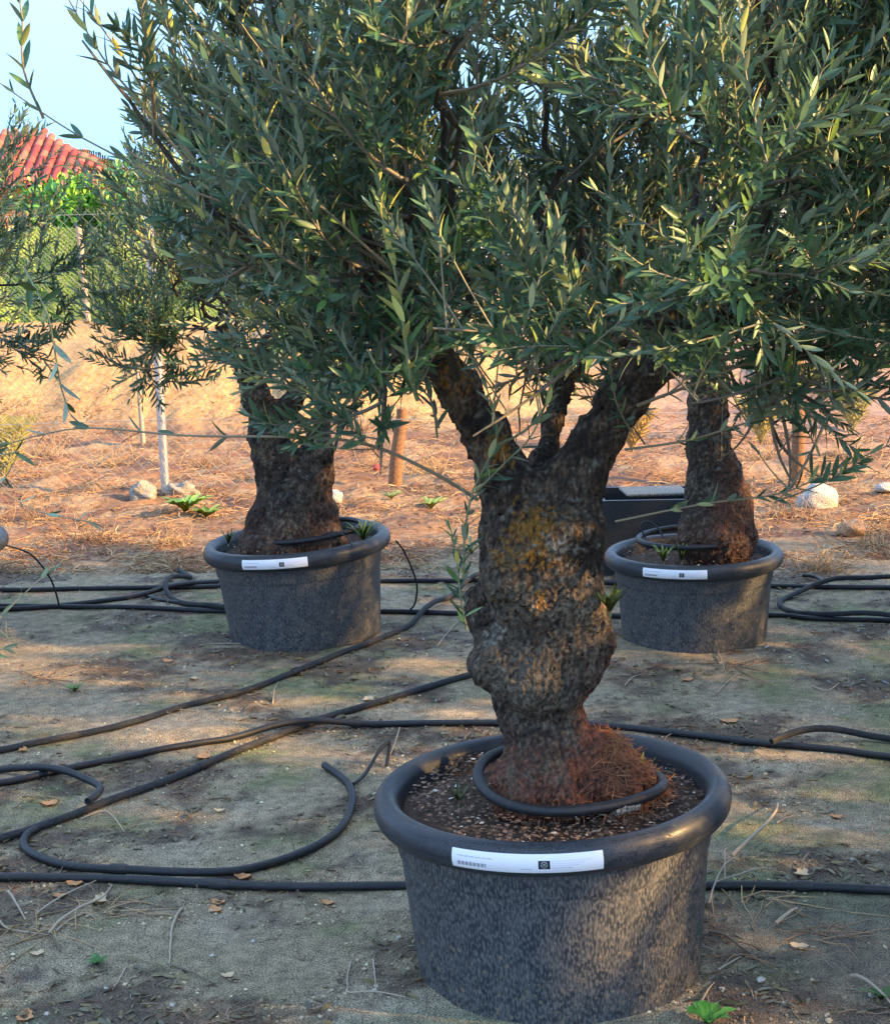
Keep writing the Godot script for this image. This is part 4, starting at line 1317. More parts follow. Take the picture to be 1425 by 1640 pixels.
	leaves = row_tree(tl, ltrunk, LEFT_TRUNK, [[0, 6], [0, 7], [0, 8], [1, 5], [1, 6], [5, 2], [6, 1]], lo, Vector3(-0.56, 1.52, -6.78), Vector3(0.86, 0.80, 0.85), 0.50, 18, 5)
	print("left leaves ", leaves.size())
	var ro := Vector3(0.995, 0.33, -6.6)
	var rtrunk := trunk_mesh(RIGHT_TRUNK, ro, 0.0125, 0.04, 0.010, func(p, _g): return paint_bark(p, [], 0.4))
	var tr := thing("olive_tree", ro, "olive tree with a slim dark trunk in the right pot of the second row", "olive tree", "potted olive trees")
	leaves = row_tree(tr, rtrunk, RIGHT_TRUNK, [[0, 6], [0, 7], [4, 1], [4, 2], [5, 1]], ro, Vector3(1.0, 1.68, -6.6), Vector3(0.95, 0.78, 0.85), 0.60, 17, 5)
	print("right leaves ", leaves.size())
	var le := copy_of(tr, "olive_tree", Vector3(-2.25, 0.36, -6.8), 2.2, "olive tree at the left edge whose grey-green crown hides the red-roofed house")
	le.scale = Vector3(0.98, 0.88, 0.98)
	var to := Vector3(3.75, gh(3.75, -3.55) + 0.35, -3.55)
	var tt := thing("olive_tree", to, "olive tree out of frame to the right, second of the front row", "olive tree", "potted olive trees")
	var moved := []
	for ch in RIGHT_TRUNK:
		var m := []
		for q in ch: m.append([q[0] - ro + to, q[1]])
		moved.append(m)
	leaves = row_tree(tt, rtrunk, moved, [[0, 6], [0, 7], [4, 1], [4, 2], [5, 1]], to, to + Vector3(0, 1.30, 0), Vector3(0.95, 0.80, 0.95), 0.48, 16, 4)
	print("thin leaves ", leaves.size())
	# ---- the rows go on to the right and towards the viewer's side, out of the picture; their crowns shade the yard, and unseen middle and half rows are added to close sun gaps
	var k := 0
	for e in [[2.15, -3.6, 1.0], [3.75, -3.55, 4.0], [5.4, -3.7, 2.6], [2.65, -6.7, 0.4], [4.25, -6.7, 3.1], [5.9, -6.75, 5.0], [3.4, -0.6, 0.2], [5.0, -0.7, 3.9], [2.9, -5.1, 0.9], [4.5, -5.2, 2.4], [2.8, -2.1, 3.3], [4.4, -2.2, 0.5], [6.0, -5.2, 1.4], [6.0, -2.1, 2.7], [7.0, -3.6, 5.5]]:
		var names := ["first", "second", "third", "fourth"]
		var row := "the front row" if e[1] > -4.0 and e[1] < -3.0 else ("the second row" if e[1] < -6.0 else ("the row beside the viewer" if e[1] > -2.0 else ("the added half row" if e[1] > -3.0 else "the added middle row")))
		var base := Vector3(e[0], gh(e[0], e[1]) - 0.01, e[1])
		var idx: int = [0, 1, 2, 0, 1, 2, 0, 1, 0, 1, 0, 1, 2, 2, 3][k]
		make_pot(base, 0.80, "black pot out of frame to the right, %s of %s" % [names[idx], row], [])
		if k != 1: copy_of(tr if k == 3 else tt, "olive_tree", base + Vector3(0, 0.36, 0), e[2], "olive tree out of frame to the right, %s of %s" % [names[idx], row])
		k += 1
	# ---- the neighbour on the left stands outside the picture; two of its shoots reach in
	var no := Vector3(-2.35, gh(-2.35, -3.5) - 0.01, -3.5)
	make_pot(no, 0.80, "black pot of the front row, out of frame on the left", [])
	var nt := copy_of(tr, "olive_tree", no + Vector3(0, 0.36, 0), 0.7, "front row olive tree left of the frame, two leafy shoots reaching in")
	leaves = []
	twigs = MB.new()
	for e in [[SH_LEFTLOW, 0.0035, 0.05], [SH_LEFTMID, 0.003, 0.06]]:
		var pts := [nt.position + Vector3(0.1, 0.42, 0.0)]
		pts.append_array(e[0])
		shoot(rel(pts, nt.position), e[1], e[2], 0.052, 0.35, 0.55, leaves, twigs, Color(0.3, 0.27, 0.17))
	var inv := Basis(Vector3.UP, -0.7)
	var holder := MB.new()
	for i in twigs.v.size(): holder.vert(inv * twigs.v[i], inv * twigs.n[i], twigs.c[i])
	holder.ix = twigs.ix
	var w := part("shoot", holder.mesh(M.vrough), nt)
	for l in leaves:
		var lf := part("leaf", M.leaf_kinds[3], nt)
		lf.transform = Transform3D(inv, Vector3.ZERO) * Transform3D((l[1] as Vector3).cross(l[2]) * l[4], l[1] * l[3], l[2] * l[3], l[0])

func row_tree(t: Node3D, trunk: Mesh, bones: Array, ends: Array, o: Vector3, c: Vector3, r: Vector3, floor_: float, n: int, whips := 5) -> Array:
	var starts := []
	for ch in ends:
		var q = bones[ch[0]][ch[1]]
		starts.append([q[0] - o, q[1]])
	var keep := func(p: Vector3) -> bool:
		return p.y > floor_ - 0.18 * smoothstep(0.3, 0.8, Vector2(p.x, p.z).length()) + 0.08 * na.get_noise_2d(p.x * 4.0 + 7.0, p.z * 4.0)
	var scaf := []
	var twigs := MB.new()
	var leaves := grow(starts, c - o, r, n, 8, whips, 0.049, -0.85, keep, scaf, twigs, [])
	finish_tree(t, trunk, scaf, twigs, leaves, 0)
	return leaves

func pipes() -> void:
	var r := 0.0112
	lay_pipe("back_a", r, [], M.pipe, "farthest black pipe running straight behind both second row pots")
	lay_pipe("back_b", r, [], M.pipe, "black pipe running straight past the foot of the second row pots")
	lay_pipe("back_c", 0.0115, [Vector3(-1.55, -7.33, 0.0), Vector3(-1.27, -7.6, 0.024)], M.pipe, "black pipe at left slanting from the second line back to the farthest")
	lay_pipe("loop_c", 0.0115, [Vector3(-1.29, -7.62, 0.045), Vector3(-0.95, -7.12, 0.025)], M.pipe_grey, "short grey pipe curled like a hook left of the left pot")
	lay_pipe("end_c", 0.009, [], M.pipe, "short pipe end lying beside the grey hook left of the left pot")
	lay_pipe("end_d", 0.009, [Vector3(1.70, -7.43, 0.02)], M.pipe, "short pipe stub sticking up behind the right pot's pipe loop")
	lay_pipe("loop_d", r, [Vector3(1.87, -7.41, 0.026), Vector3(2.1, -7.4, 0.026), Vector3(1.70, -7.40, 0.02), Vector3(1.82, -6.72, 0.027), Vector3(1.62, -6.77, 0.02)], M.pipe_grey, "pipe bent in a wide loop right of the right pot")
	lay_pipe("grey_e", 0.0115, [Vector3(0.10, -7.6, 0.025), Vector3(-0.06, -7.08, 0.026)], M.pipe_grey, "faded grey pipe running from the left edge up past the left pot")
	lay_pipe("line_f", 0.0118, [], M.pipe_grey, "dusty grey pipe slanting under the black one from left edge to the trunk")
	lay_pipe("line_g", r, [Vector3(-0.50, -5.43, 0.026), Vector3(-1.17, -5.03, 0.0)], M.pipe, "black pipe passing right behind the front pot across the whole yard")
	lay_pipe("end_g", r, [Vector3(1.10, -5.15, 0.026), Vector3(1.2, -5.12, 0.02)], M.pipe_grey, "open ended pipe lying over the black one at the right edge")
	lay_pipe("hook_h", 0.0112, [Vector3(-1.17, -5.0, 0.026), Vector3(-1.04, -4.70, 0.027)], M.pipe, "pipe at the left edge hooking round to an open end")
	lay_pipe("loop_i", 0.0115, [Vector3(-0.80, -4.15, 0.012)], M.pipe, "pipe bent in a big open loop on the ground left of the front pot")
	lay_pipe("line_j", 0.0118, [], M.pipe, "nearest black pipe running straight behind the front pot's foot")
	# ring round the foot of the nearest trunk, on the earth in the pot
	var c := Vector3(0.270, 0.432, -3.615)
	var pts := []
	for k in 41:
		var a := -2.0 + TAU * 0.985 * k / 40.0
		pts.append(c + Vector3(0.207 * cos(a), 0.012 * sin(a * 2.0) + 0.012 - 0.010 * cos(a), 0.205 * sin(a)))
	pts.push_front(pts[0] + Vector3(-0.05, 0.01, -0.04))
	single("irrigation_pipe", pipe_mesh(rel(pts, c), 0.0125, false, false, M.pipe), c, "black pipe ring lying round the foot of the nearest trunk", "pipe", "black irrigation pipes on the ground")
	var b := MB.new()
	b.tube([Vector3(-0.03, 0, 0), Vector3(-0.012, 0.004, 0.003), Vector3(0.012, 0.003, 0.0), Vector3(0.03, 0, -0.002)], [0.015, 0.017, 0.016, 0.0145], 10)
	var j := single("pipe_joint", b.mesh(M.concrete), Vector3(0.375, 0.437, -3.445), "pale rough tape wrapped joint on the pipe ring in the front pot", "pipe joint")
	j.rotation.y = 0.5
	# ring in the left pot, lifted over the rim on its right
	c = Vector3(-0.565, 0.412, -6.78)
	pts = []
	for k in 31:
		var a := -1.2 + TAU * 0.96 * k / 30.0
		pts.append(c + Vector3(0.225 * cos(a), 0.024 * cos(a) + 0.012, 0.215 * sin(a)))
	single("irrigation_pipe", pipe_mesh(rel(pts, c), 0.011, true, true, M.pipe), c, "black pipe ring round the double trunk in the left pot", "pipe", "black irrigation pipes on the ground")
	c = Vector3(0.995, 0.395, -6.6)
	pts = []
	for k in 31:
		var a := -0.6 + TAU * 0.97 * k / 30.0
		pts.append(c + Vector3(0.225 * cos(a), 0.01 * cos(a) + 0.012, 0.215 * sin(a)))
	single("irrigation_pipe", pipe_mesh(rel(pts, c), 0.012, true, true, M.pipe), c, "black pipe ring round the slim trunk in the right pot", "pipe", "black irrigation pipes on the ground")
	# thin tubes
	thin_tube([Vector3(-0.205, 0.36, -6.86), Vector3(-0.17, 0.30, -6.9), Vector3(-0.125, 0.16, -6.95), Vector3(-0.135, 0.06, -7.0), Vector3(-0.155, 0.022, -7.06)], 0.0042, "thin tube hanging from the left pot to the pipe on the ground")
	thin_tube([Vector3(-1.80, 0.38, -6.8), Vector3(-1.74, 0.31, -6.95), Vector3(-1.70, 0.17, -7.1), Vector3(-1.70, 0.02, -7.23)], 0.0042, "thin tube hanging from the pot cut off at the left edge")
	thin_tube([Vector3(-0.287, gh(-0.287, -4.80) + 0.012, -4.82), Vector3(-0.255, 0.025, -4.90), Vector3(-0.215, 0.06, -5.02), Vector3(-0.185, 0.075, -5.06)], 0.0055, "thin black tube rising from the end of the big pipe loop")
	thin_tube([Vector3(-0.184, 0.075, -5.056), Vector3(-0.188, 0.04, -5.04), Vector3(-0.196, gh(-0.196, -5.02) + 0.004, -5.02)], 0.0055, "short black tube end bent down beside the big pipe loop")
	thin_tube([Vector3(-0.50, 0.45, -6.50), Vector3(-0.44, 0.475, -6.47), Vector3(-0.38, 0.46, -6.44), Vector3(-0.36, 0.42, -6.42)], 0.003, "hair thin tube arching over the rim of the left pot")
	thin_tube([Vector3(0.80, 0.40, -6.62), Vector3(0.78, 0.45, -6.63), Vector3(0.81, 0.465, -6.64), Vector3(0.85, 0.44, -6.63), Vector3(0.87, 0.40, -6.6)], 0.004, "small pale tube curl standing in the right pot")

func background() -> void:
	# ---- wire fence with one steel post
	var f := thing("chain_link_fence", Vector3(-1.75, gh(-1.75, -10.45), -10.45), "sagging chain link fence on a leaning galvanised post at left", "fence")
	var b := MB.new()
	b.tube([Vector3(0, -0.05, 0), Vector3(-0.012, 0.9, 0.0), Vector3(-0.03, 1.86, 0)], [0.027, 0.027, 0.027], 14)
	var pole := part("post", b.mesh(M.metal), f)
	b = MB.new()
	b.lathe([Vector2(0.030, 1.84), Vector2(0.030, 1.875), Vector2(0.012, 1.885), Vector2(0.0005, 1.887)], 14)
	part("cap", b.mesh(M.metal), pole, Vector3(-0.03, 0, 0))
	b = MB.new()
	var x0 := -4.2
	var x1 := 0.9
	var hh := 1.75
	var st := 0.075
	var k := x0 - hh
	while k < x1:
		for s in 2:
			var a := Vector2(k, 0.03) if s == 0 else Vector2(k + hh, 0.03)
			var e := Vector2(k + hh, hh) if s == 0 else Vector2(k, hh)
			var t0 := clampf((x0 - a.x) / (e.x - a.x), 0.0, 1.0)
			var t1 := clampf((x1 - a.x) / (e.x - a.x), 0.0, 1.0)
			var p := a.lerp(e, minf(t0, t1))
			var q := a.lerp(e, maxf(t0, t1))
			if (p - q).length() > 0.03:
				var mid := (p + q) * 0.5
				var zz := 0.034 + 0.0018 * s
				b.tube([Vector3(p.x, p.y, zz), Vector3(mid.x, mid.y - 0.01, zz + 0.012 * sin(mid.x * 3.0)), Vector3(q.x, q.y, zz)], [0.0012, 0.0012, 0.0012], 3, Color.WHITE, false)
		k += st
	var wm := part("wire_mesh", b.mesh(M.wire), f)
	wm.set_meta("kind", "stuff")
	for y in [0.45, 1.05, 1.72]:
		b = MB.new()
		b.tube([Vector3(x0, y, 0.029), Vector3(-1.5, y - 0.02, 0.029), Vector3(0.0, y, 0.029), Vector3(2.0, y - 0.03, 0.03), Vector3(4.05, y, 0.03)], [0.002, 0.002, 0.002, 0.002, 0.002], 4)
		part("wire", b.mesh(M.wire), f)
	# stakes in the same line
	var at := Vector3(-0.32, gh(-0.32, -10.6), -10.6)
	b = MB.new()
	b.tube([Vector3(0.0, -0.05, 0), Vector3(0.02, 0.2, 0), Vector3(0.055, 0.42, 0), Vector3(0.058, 0.5, 0.01)], [0.045, 0.042, 0.036, 0.030], 9)
	single("wooden_stake", b.mesh(M.wood), at, "short thick rusty orange stake leaning between the two back pots", "stake", "wooden stakes along the fence")
	at = Vector3(2.18, gh(2.18, -10.3), -10.3)
	b = MB.new()
	b.tube([Vector3(0.0, -0.05, 0), Vector3(0.006, 0.3, 0), Vector3(-0.01, 0.65, 0), Vector3(0.0, 1.0, 0.01)], [0.046, 0.042, 0.037, 0.030], 9)
	single("wooden_stake", b.mesh(M.wood), at, "tall orange wooden stake right of the right pot, lit on its right", "stake", "wooden stakes along the fence")
	at = Vector3(-2.26, gh(-2.26, -12.6), -12.6)
	b = MB.new()
	b.tube([Vector3(0.0, -0.05, 0), Vector3(-0.01, 0.3, 0), Vector3(-0.02, 0.62, 0)], [0.02, 0.018, 0.016], 7)
	single("wooden_stake", b.mesh(M.twig), at, "thin pale stick standing in front of the orange earth bank", "stake", "wooden stakes along the fence")
	# blocks and stones
	stone("concrete_block", Vector3(-1.85, gh(-1.85, -10.2) + 0.02, -10.2), Vector3(0.085, 0.075, 0.08), M.concrete, 14, "grey concrete lump left of the steel post's foot", "block", 0.6, "concrete lumps at the post")
	stone("concrete_block", Vector3(-1.63, gh(-1.63, -10.3) + 0.015, -10.3), Vector3(0.10, 0.06, 0.08), M.concrete, 12, "tan concrete lump right of the steel post's foot", "block", 0.5, "concrete lumps at the post")
	stone("rock", Vector3(2.135, gh(2.135, -9.5) + 0.035, -9.5), Vector3(0.135, 0.105, 0.11), M.white_stone, 3, "big whitish rock right of the right pot", "rock")
	stone("rock", Vector3(2.13, gh(2.13, -8.65) + 0.022, -8.65), Vector3(0.085, 0.055, 0.08), M.orange_stone, 5, "smaller orange rock below the whitish one at right", "rock")
	stone("rock", Vector3(2.62, gh(2.62, -9.9) + 0.015, -9.9), Vector3(0.07, 0.035, 0.06), M.white_stone, 8, "flat pale rock by the right edge of the picture", "rock")
	stone("rock", Vector3(-0.66, gh(-0.66, -9.95) + 0.02, -9.95), Vector3(0.06, 0.055, 0.05), M.white_stone, 6, "small white rock right of the double trunk", "rock")
	stone("rock", Vector3(-0.45, gh(-0.45, -11.2) + 0.02, -11.2), Vector3(0.035, 0.03, 0.03), M.red, 9, "red lump behind the left pot near the short stake", "rock")
	# ---- green screen on the bank
	var sx0 := -9.5
	var sx1 := -1.9
	var s := thing("screen_fence", Vector3(-5.0, 0.55, -17.0), "bright green screen fence standing on top of the earth bank at left", "fence")
	b = MB.new()
	var nx := 130
	for side in 2:
		var base := b.v.size()
		for j in 9:
			for i in nx + 1:
				var x := lerpf(sx0, sx1, float(i) / nx) + 5.0
				var top := 0.93 + 0.04 * sin(x * 1.7) + 0.10 * smoothstep(-3.0, -0.5, x) - 0.16 * smoothstep(1.2, 2.8, x)
				var y := lerpf(-0.12, top, j / 8.0)
				var zz := 0.05 * sin(x * 4.1 + j * 0.35) + 0.03 * sin(x * 9.3 + j * 0.8) + 0.02 * na.get_noise_2d(x * 3.0, y * 3.0)
				b.vert(Vector3(x, y, zz - 0.012 * side), Vector3(-0.25 * cos(x * 4.1), 0.05, 1).normalized() * (1.0 if side == 0 else -1.0), Color.WHITE, Vector2(x, y))
		for j in 8:
			for i in nx:
				var a := base + j * (nx + 1) + i
				if side == 0:
					b.tri(a, a + 1, a + nx + 2); b.tri(a, a + nx + 2, a + nx + 1)
				else:
					b.tri(a, a + nx + 2, a + 1); b.tri(a, a + nx + 1, a + nx + 2)
	part("net", b.mesh(M.net), s)
	for x in [-3.6, 1.5, 3.0]:
		b = MB.new()
		b.tube([Vector3(x, -0.3, 0.14), Vector3(x - 0.03, 0.5, 0.14), Vector3(x - 0.06, 1.08, 0.14)], [0.03, 0.03, 0.03], 9)
		part("post", b.mesh(M.twig), s)
	# ---- shrubs and trees behind it
	shrub(Vector3(-4.2, 0.6, -18.6), Vector3(0, 0.85, 0), Vector3(0.75, 0.75, 0.6), 3800, 0.09, Color(1.3, 2.0, 0.5), "bright yellow-green shrub above the green screen")
	shrub(Vector3(-2.6, 0.6, -18.4), Vector3(0, 0.9, 0), Vector3(0.9, 0.9, 0.7), 4200, 0.09, Color(1.3, 1.9, 0.7), "mid green shrub right of the bright one behind the steel post")
	shrub(Vector3(-0.7, 0.6, -18.2), Vector3(0, 0.9, 0), Vector3(1.0, 0.85, 0.7), 4200, 0.09, Color(1.1, 1.5, 0.7), "dark green shrub behind the left olive tree's crown")
	shrub(Vector3(-6.0, 0.6, -19.0), Vector3(0, 0.7, 0), Vector3(1.0, 0.75, 0.7), 4000, 0.09, Color(1.0, 1.6, 0.6), "dark shrub behind the green screen at the left edge")
	shrub(Vector3(-3.5, 0.6, -21.5), Vector3(0, 1.0, 0), Vector3(1.1, 0.9, 0.8), 4000, 0.10, Color(0.9, 1.4, 0.7), "tall dull green shrub below the palm")
	shrub(Vector3(-1.6, 0.6, -22.5), Vector3(0, 1.1, 0), Vector3(1.1, 1.0, 0.8), 4000, 0.10, Color(1.0, 1.7, 0.6), "leafy shrub between the palm and the big crown")
	shrub(Vector3(9.5, 0.35, -33.0), Vector3(0, 0.8, 0), Vector3(1.6, 0.9, 0.8), 3000, 0.12, Color(1.3, 1.6, 0.8), "low grey-green shrub in front of the white greenhouse")
	# ---- palm
	var pt := thing("palm_tree", Vector3(-5.5, 0.55, -30.0), "feather palm with arching blue-green fronds beside the red roof", "palm tree")
	b = MB.new()
	b.tube([Vector3(0, -0.1, 0), Vector3(0.03, 0.9, 0), Vector3(0.0, 1.75, 0)], [0.19, 0.16, 0.17], 12, Color(0.16, 0.11, 0.08))
	part("trunk", b.mesh(M.vrough), pt)
	for i in 22:
		b = MB.new()
		var an := i * 2.399
		var lift := lerpf(1.3, -0.1, i / 21.0)
		frond(Vector3(0, 1.72, 0), Vector3(cos(an), lift, sin(an)).normalized(), rng.randf_range(1.15, 1.5), 22, 0.34, 0.016, 0.38, b, Color(0.10, 0.15, 0.085))
		part("frond", b.mesh(M.vrough), pt)
	# ---- young palms by the fence
	for e in [[Vector3(-2.95, 0, -11.2), 0.78, Color(0.30, 0.30, 0.10), "young yellowish palm with stiff fronds at the left edge"], [Vector3(2.35, 0, -12.4), 0.55, Color(0.36, 0.32, 0.11), "young yellow palm behind the right olive trunk"], [Vector3(3.15, 0, -12.9), 0.6, Color(0.33, 0.31, 0.12), "young yellow-green palm near the right edge"], [Vector3(1.35, 0, -12.0), 0.5, Color(0.38, 0.28, 0.11), "dry yellow palm seedling seen left of the slim trunk"]]:
		var g: Vector3 = e[0]
		g.y = gh(g.x, g.z)
		var yp := thing("young_palm", g, e[3], "palm", "young palms by the fence")
		for i in 9:
			b = MB.new()
			var an := i * 2.4 + 0.4
			frond(Vector3(0, -0.01, 0), Vector3(cos(an) * 0.42, 1.0, sin(an) * 0.42).normalized(), e[1] * rng.randf_range(0.75, 1.1), 16, 0.24, 0.006, 0.28, b, e[2])
			part("frond", b.mesh(M.vrough), yp)
	house()
	greenhouse()
	for e in [[Vector2(-1.87,-8.78),0.20,false,"dark dry brush heap left of the left pot"],
		[Vector2(-1.45,-8.71),0.16,true,"orange dry grass tuft just left of the left pot"],
		[Vector2(-2.88,-12.01),0.26,true,"dry straw tuft below the young palm at left"],
		[Vector2(-2.33,-11.73),0.22,true,"flattened straw tuft left of the steel post"],
		[Vector2(-1.63,-11.56),0.24,false,"dry grass tuft between the steel post and the double trunk"],
		[Vector2(-0.51,-11.34),0.24,false,"brown weed tuft right of the double trunk"],
		[Vector2(-0.09,-10.83),0.22,true,"dry tuft left of the big trunk"],
		[Vector2(2.19,-11.39),0.24,true,"straw tuft between the slim trunk and the tall stake"],
		[Vector2(2.75,-11.33),0.26,true,"pale dry tuft near the right edge"],
		[Vector2(1.87,-9.16),0.18,false,"grey dry weed tuft beside the right pot"],
		[Vector2(2.15,-8.34),0.18,true,"dry sticks tuft at the right edge below the orange rock"],
		[Vector2(1.77,-7.77),0.16,true,"flat straw tuft above the right pipe loop"],
		[Vector2(-0.74,-13.29),0.30,false,"dry stalks behind the double trunk"],
		[Vector2(0.80,-15.31),0.34,false,"dry brown stalks seen through the fork of the big trunk"],
		[Vector2(3.54,-14.87),0.34,true,"tall dry stalks in the pink field at right"],
		[Vector2(-2.35,-9.57),0.18,false,"reddish dry weed tuft at the left edge"]]:
		dry_tuft(e[0], e[1], e[2], e[3])
	for e in [[Vector2(-0.99,-3.85),0.15,true,"flattened straw heap at the lower left under the nearest pipe"],
		[Vector2(-0.89,-3.96),0.12,true,"smaller loose straw heap right of the lower left one"],
		[Vector2(0.73,-3.97),0.13,true,"tangle of dry twigs against the front pot's right side"],
		[Vector2(0.68,-3.65),0.11,false,"dark twig tangle below the nearest pipe at right"],
		[Vector2(0.83,-3.74),0.12,false,"thin scatter of dry twigs at the lower right"],
		[Vector2(-1.54,-6.14),0.12,false,"brown dry weed in a hollow at the left edge"],
		[Vector2(1.09,-6.15),0.12,false,"dry grass tangle in front of the right pot"]]:
		dry_tuft(e[0], e[1], e[2], e[3], 0.8)
	# green plants on the ground behind
	weed("leafy_weed", Vector3(-1.5, gh(-1.5, -9.62), -9.62), 0.17, 30, 0.019, Color(0.17, 0.34, 0.05), "lush broad leaved weed right of the steel post")
	weed("leafy_weed", Vector3(-1.36, gh(-1.36, -9.5), -9.5), 0.12, 20, 0.014, Color(0.15, 0.28, 0.05), "smaller leafy weed beside the lush one by the post")
	weed("leafy_weed", Vector3(-0.08, gh(-0.08, -9.65), -9.65), 0.11, 26, 0.007, Color(0.24, 0.34, 0.06), "bright tuft of weed between the back pots")
	weed("leafy_weed", Vector3(-0.32, gh(-0.32, -10.0), -10.0), 0.09, 20, 0.006, Color(0.22, 0.28, 0.08), "small dull weed tuft near the short stake")
	weed("leafy_weed", Vector3(0.13, gh(0.13, -8.3), -8.3), 0.13, 8, 0.008, Color(0.26, 0.27, 0.10), "thin weed clump left of the big trunk behind the pipes")

func house() -> void:
	var h := thing("house", Vector3(-10.9, 0.12, -42.0), "orange rendered house with a red tiled roof far behind at left", "house")
	var wx := 3.4
	var b := MB.new()
	# front wall in pieces round the window
	for q in [[Vector3(-wx, -0.3, -5.0), Vector3(1.9, 2.35, -0.002)], [Vector3(2.6, -0.3, -5.0), Vector3(wx, 2.35, 0.0)], [Vector3(1.9, -0.3, -0.25), Vector3(2.6, 1.15, 0.0)], [Vector3(1.9, 2.0, -0.25), Vector3(2.6, 2.35, 0.0)]]: b.box(q[0], q[1])
	part("wall", b.mesh(M.render), h)
	b = MB.new()
	b.box(Vector3(1.9, 1.15, -0.2), Vector3(2.6, 2.0, -0.16))
	var win := part("window", b.mesh(M.glass), h)
	b = MB.new()
	for q in [[Vector3(1.9, 1.15, -0.158), Vector3(1.96, 2.0, -0.1)], [Vector3(2.54, 1.15, -0.158), Vector3(2.6, 2.0, -0.1)], [Vector3(1.96, 1.94, -0.158), Vector3(2.54, 2.0, -0.1)], [Vector3(1.96, 1.15, -0.158), Vector3(2.54, 1.21, -0.1)], [Vector3(2.23, 1.21, -0.158), Vector3(2.27, 1.94, -0.11)]]: b.box(q[0], q[1])
	part("frame", b.mesh(M.window_frame), win)
	# hipped roof
	var e := 0.35
	var A := Vector3(-wx - e, 2.32, e)
	var B := Vector3(wx + e, 2.32, e)
	var C := Vector3(wx + e, 2.32, -5.0 - e)
	var D := Vector3(-wx - e, 2.32, -5.0 - e)
	var R0 := Vector3(-1.6, 3.75, -2.5)
	var R1 := Vector3(0.6, 3.75, -2.5)
	b = MB.new()
	b.flat([A, B, R1, R0]); b.flat([B, C, R1]); b.flat([C, D, R0, R1]); b.flat([D, A, R0]); b.flat([D, C, B, A])
	var roof := part("roof", b.mesh(M.tile), h)
	# half-round tiles on the front slope and on the hip
	var tile := MB.new()
	var ln := 0.36
	for k in 7:
		var a := PI * k / 6
		for z in 2: tile.vert(Vector3(0.115 * cos(a) * (1.0 if z == 0 else 0.85), 0.085 * sin(a), -ln * z), Vector3(cos(a), sin(a), 0))
	for k in 6:
		tile.tri(k * 2, k * 2 + 3, k * 2 + 2); tile.tri(k * 2, k * 2 + 1, k * 2 + 3)
	var tms := [tile.mesh(M.tile), tile.mesh(M.tile_b), tile.mesh(M.tile_c)]
	var slope := (R0 - Vector3(R0.x, A.y, A.z)).normalized()
	var total := (R0 - Vector3(R0.x, A.y, A.z)).length()
	var bs := Basis(Vector3.RIGHT, slope.cross(Vector3.RIGHT) * -1.0, -slope)
	for row in int(total / 0.33) + 1:
		var u := row * 0.33
		if u + 0.2 > total: break
		var xl := lerpf(A.x, R0.x, u / total)
		var xr := lerpf(B.x, R1.x, u / total)
		var x := ceilf(xl / 0.25) * 0.25
		while x < xr - 0.05:
			var o := part("roof_tile", tms[rng.randi() % 3], roof)
			o.transform = Transform3D(bs, Vector3(x, A.y, A.z) + slope * (u - 0.02) + bs.y * 0.012)
			x += 0.25

func greenhouse() -> void:
	var g := thing("greenhouse", Vector3(8.0, 0.32, -46.0), "long white plastic greenhouse far behind at right", "greenhouse")
	for k in 3:
		var b := MB.new()
		var prof := []
		for i in 13:
			var a := PI * i / 12
			prof.append(Vector2(-cos(a) * 3.0, 1.5 + 1.25 * sin(a)))
		prof.push_front(Vector2(-3.0, -0.3)); prof.append(Vector2(3.0, -0.3))
		for i in prof.size() - 1:
			var p: Vector2 = prof[i]
			var q: Vector2 = prof[i + 1]
			b.flat([Vector3(p.x, p.y, 0), Vector3(p.x, p.y, -20), Vector3(q.x, q.y, -20), Vector3(q.x, q.y, 0)])
		var front := []
		for p in prof: front.append(Vector3(p.x, p.y, 0))
		front.reverse()
		b.flat(front)
		part("cover", b.mesh(M.film), g, Vector3(-7.0 + k * 6.2, 0, 0))
		b = MB.new()
		var hoop := []
		for p in prof: hoop.append(Vector3(p.x, p.y, 0.03))
		b.tube(hoop, taper(hoop.size(), 0.05, 0.05), 6)
		for x in [-1.0, 1.0]: b.tube([Vector3(x, -0.3, 0.04), Vector3(x, 2.6, 0.04)], [0.04, 0.04], 6)
		part("frame", b.mesh(M.metal), g, Vector3(-7.0 + k * 6.2, 0, 0))

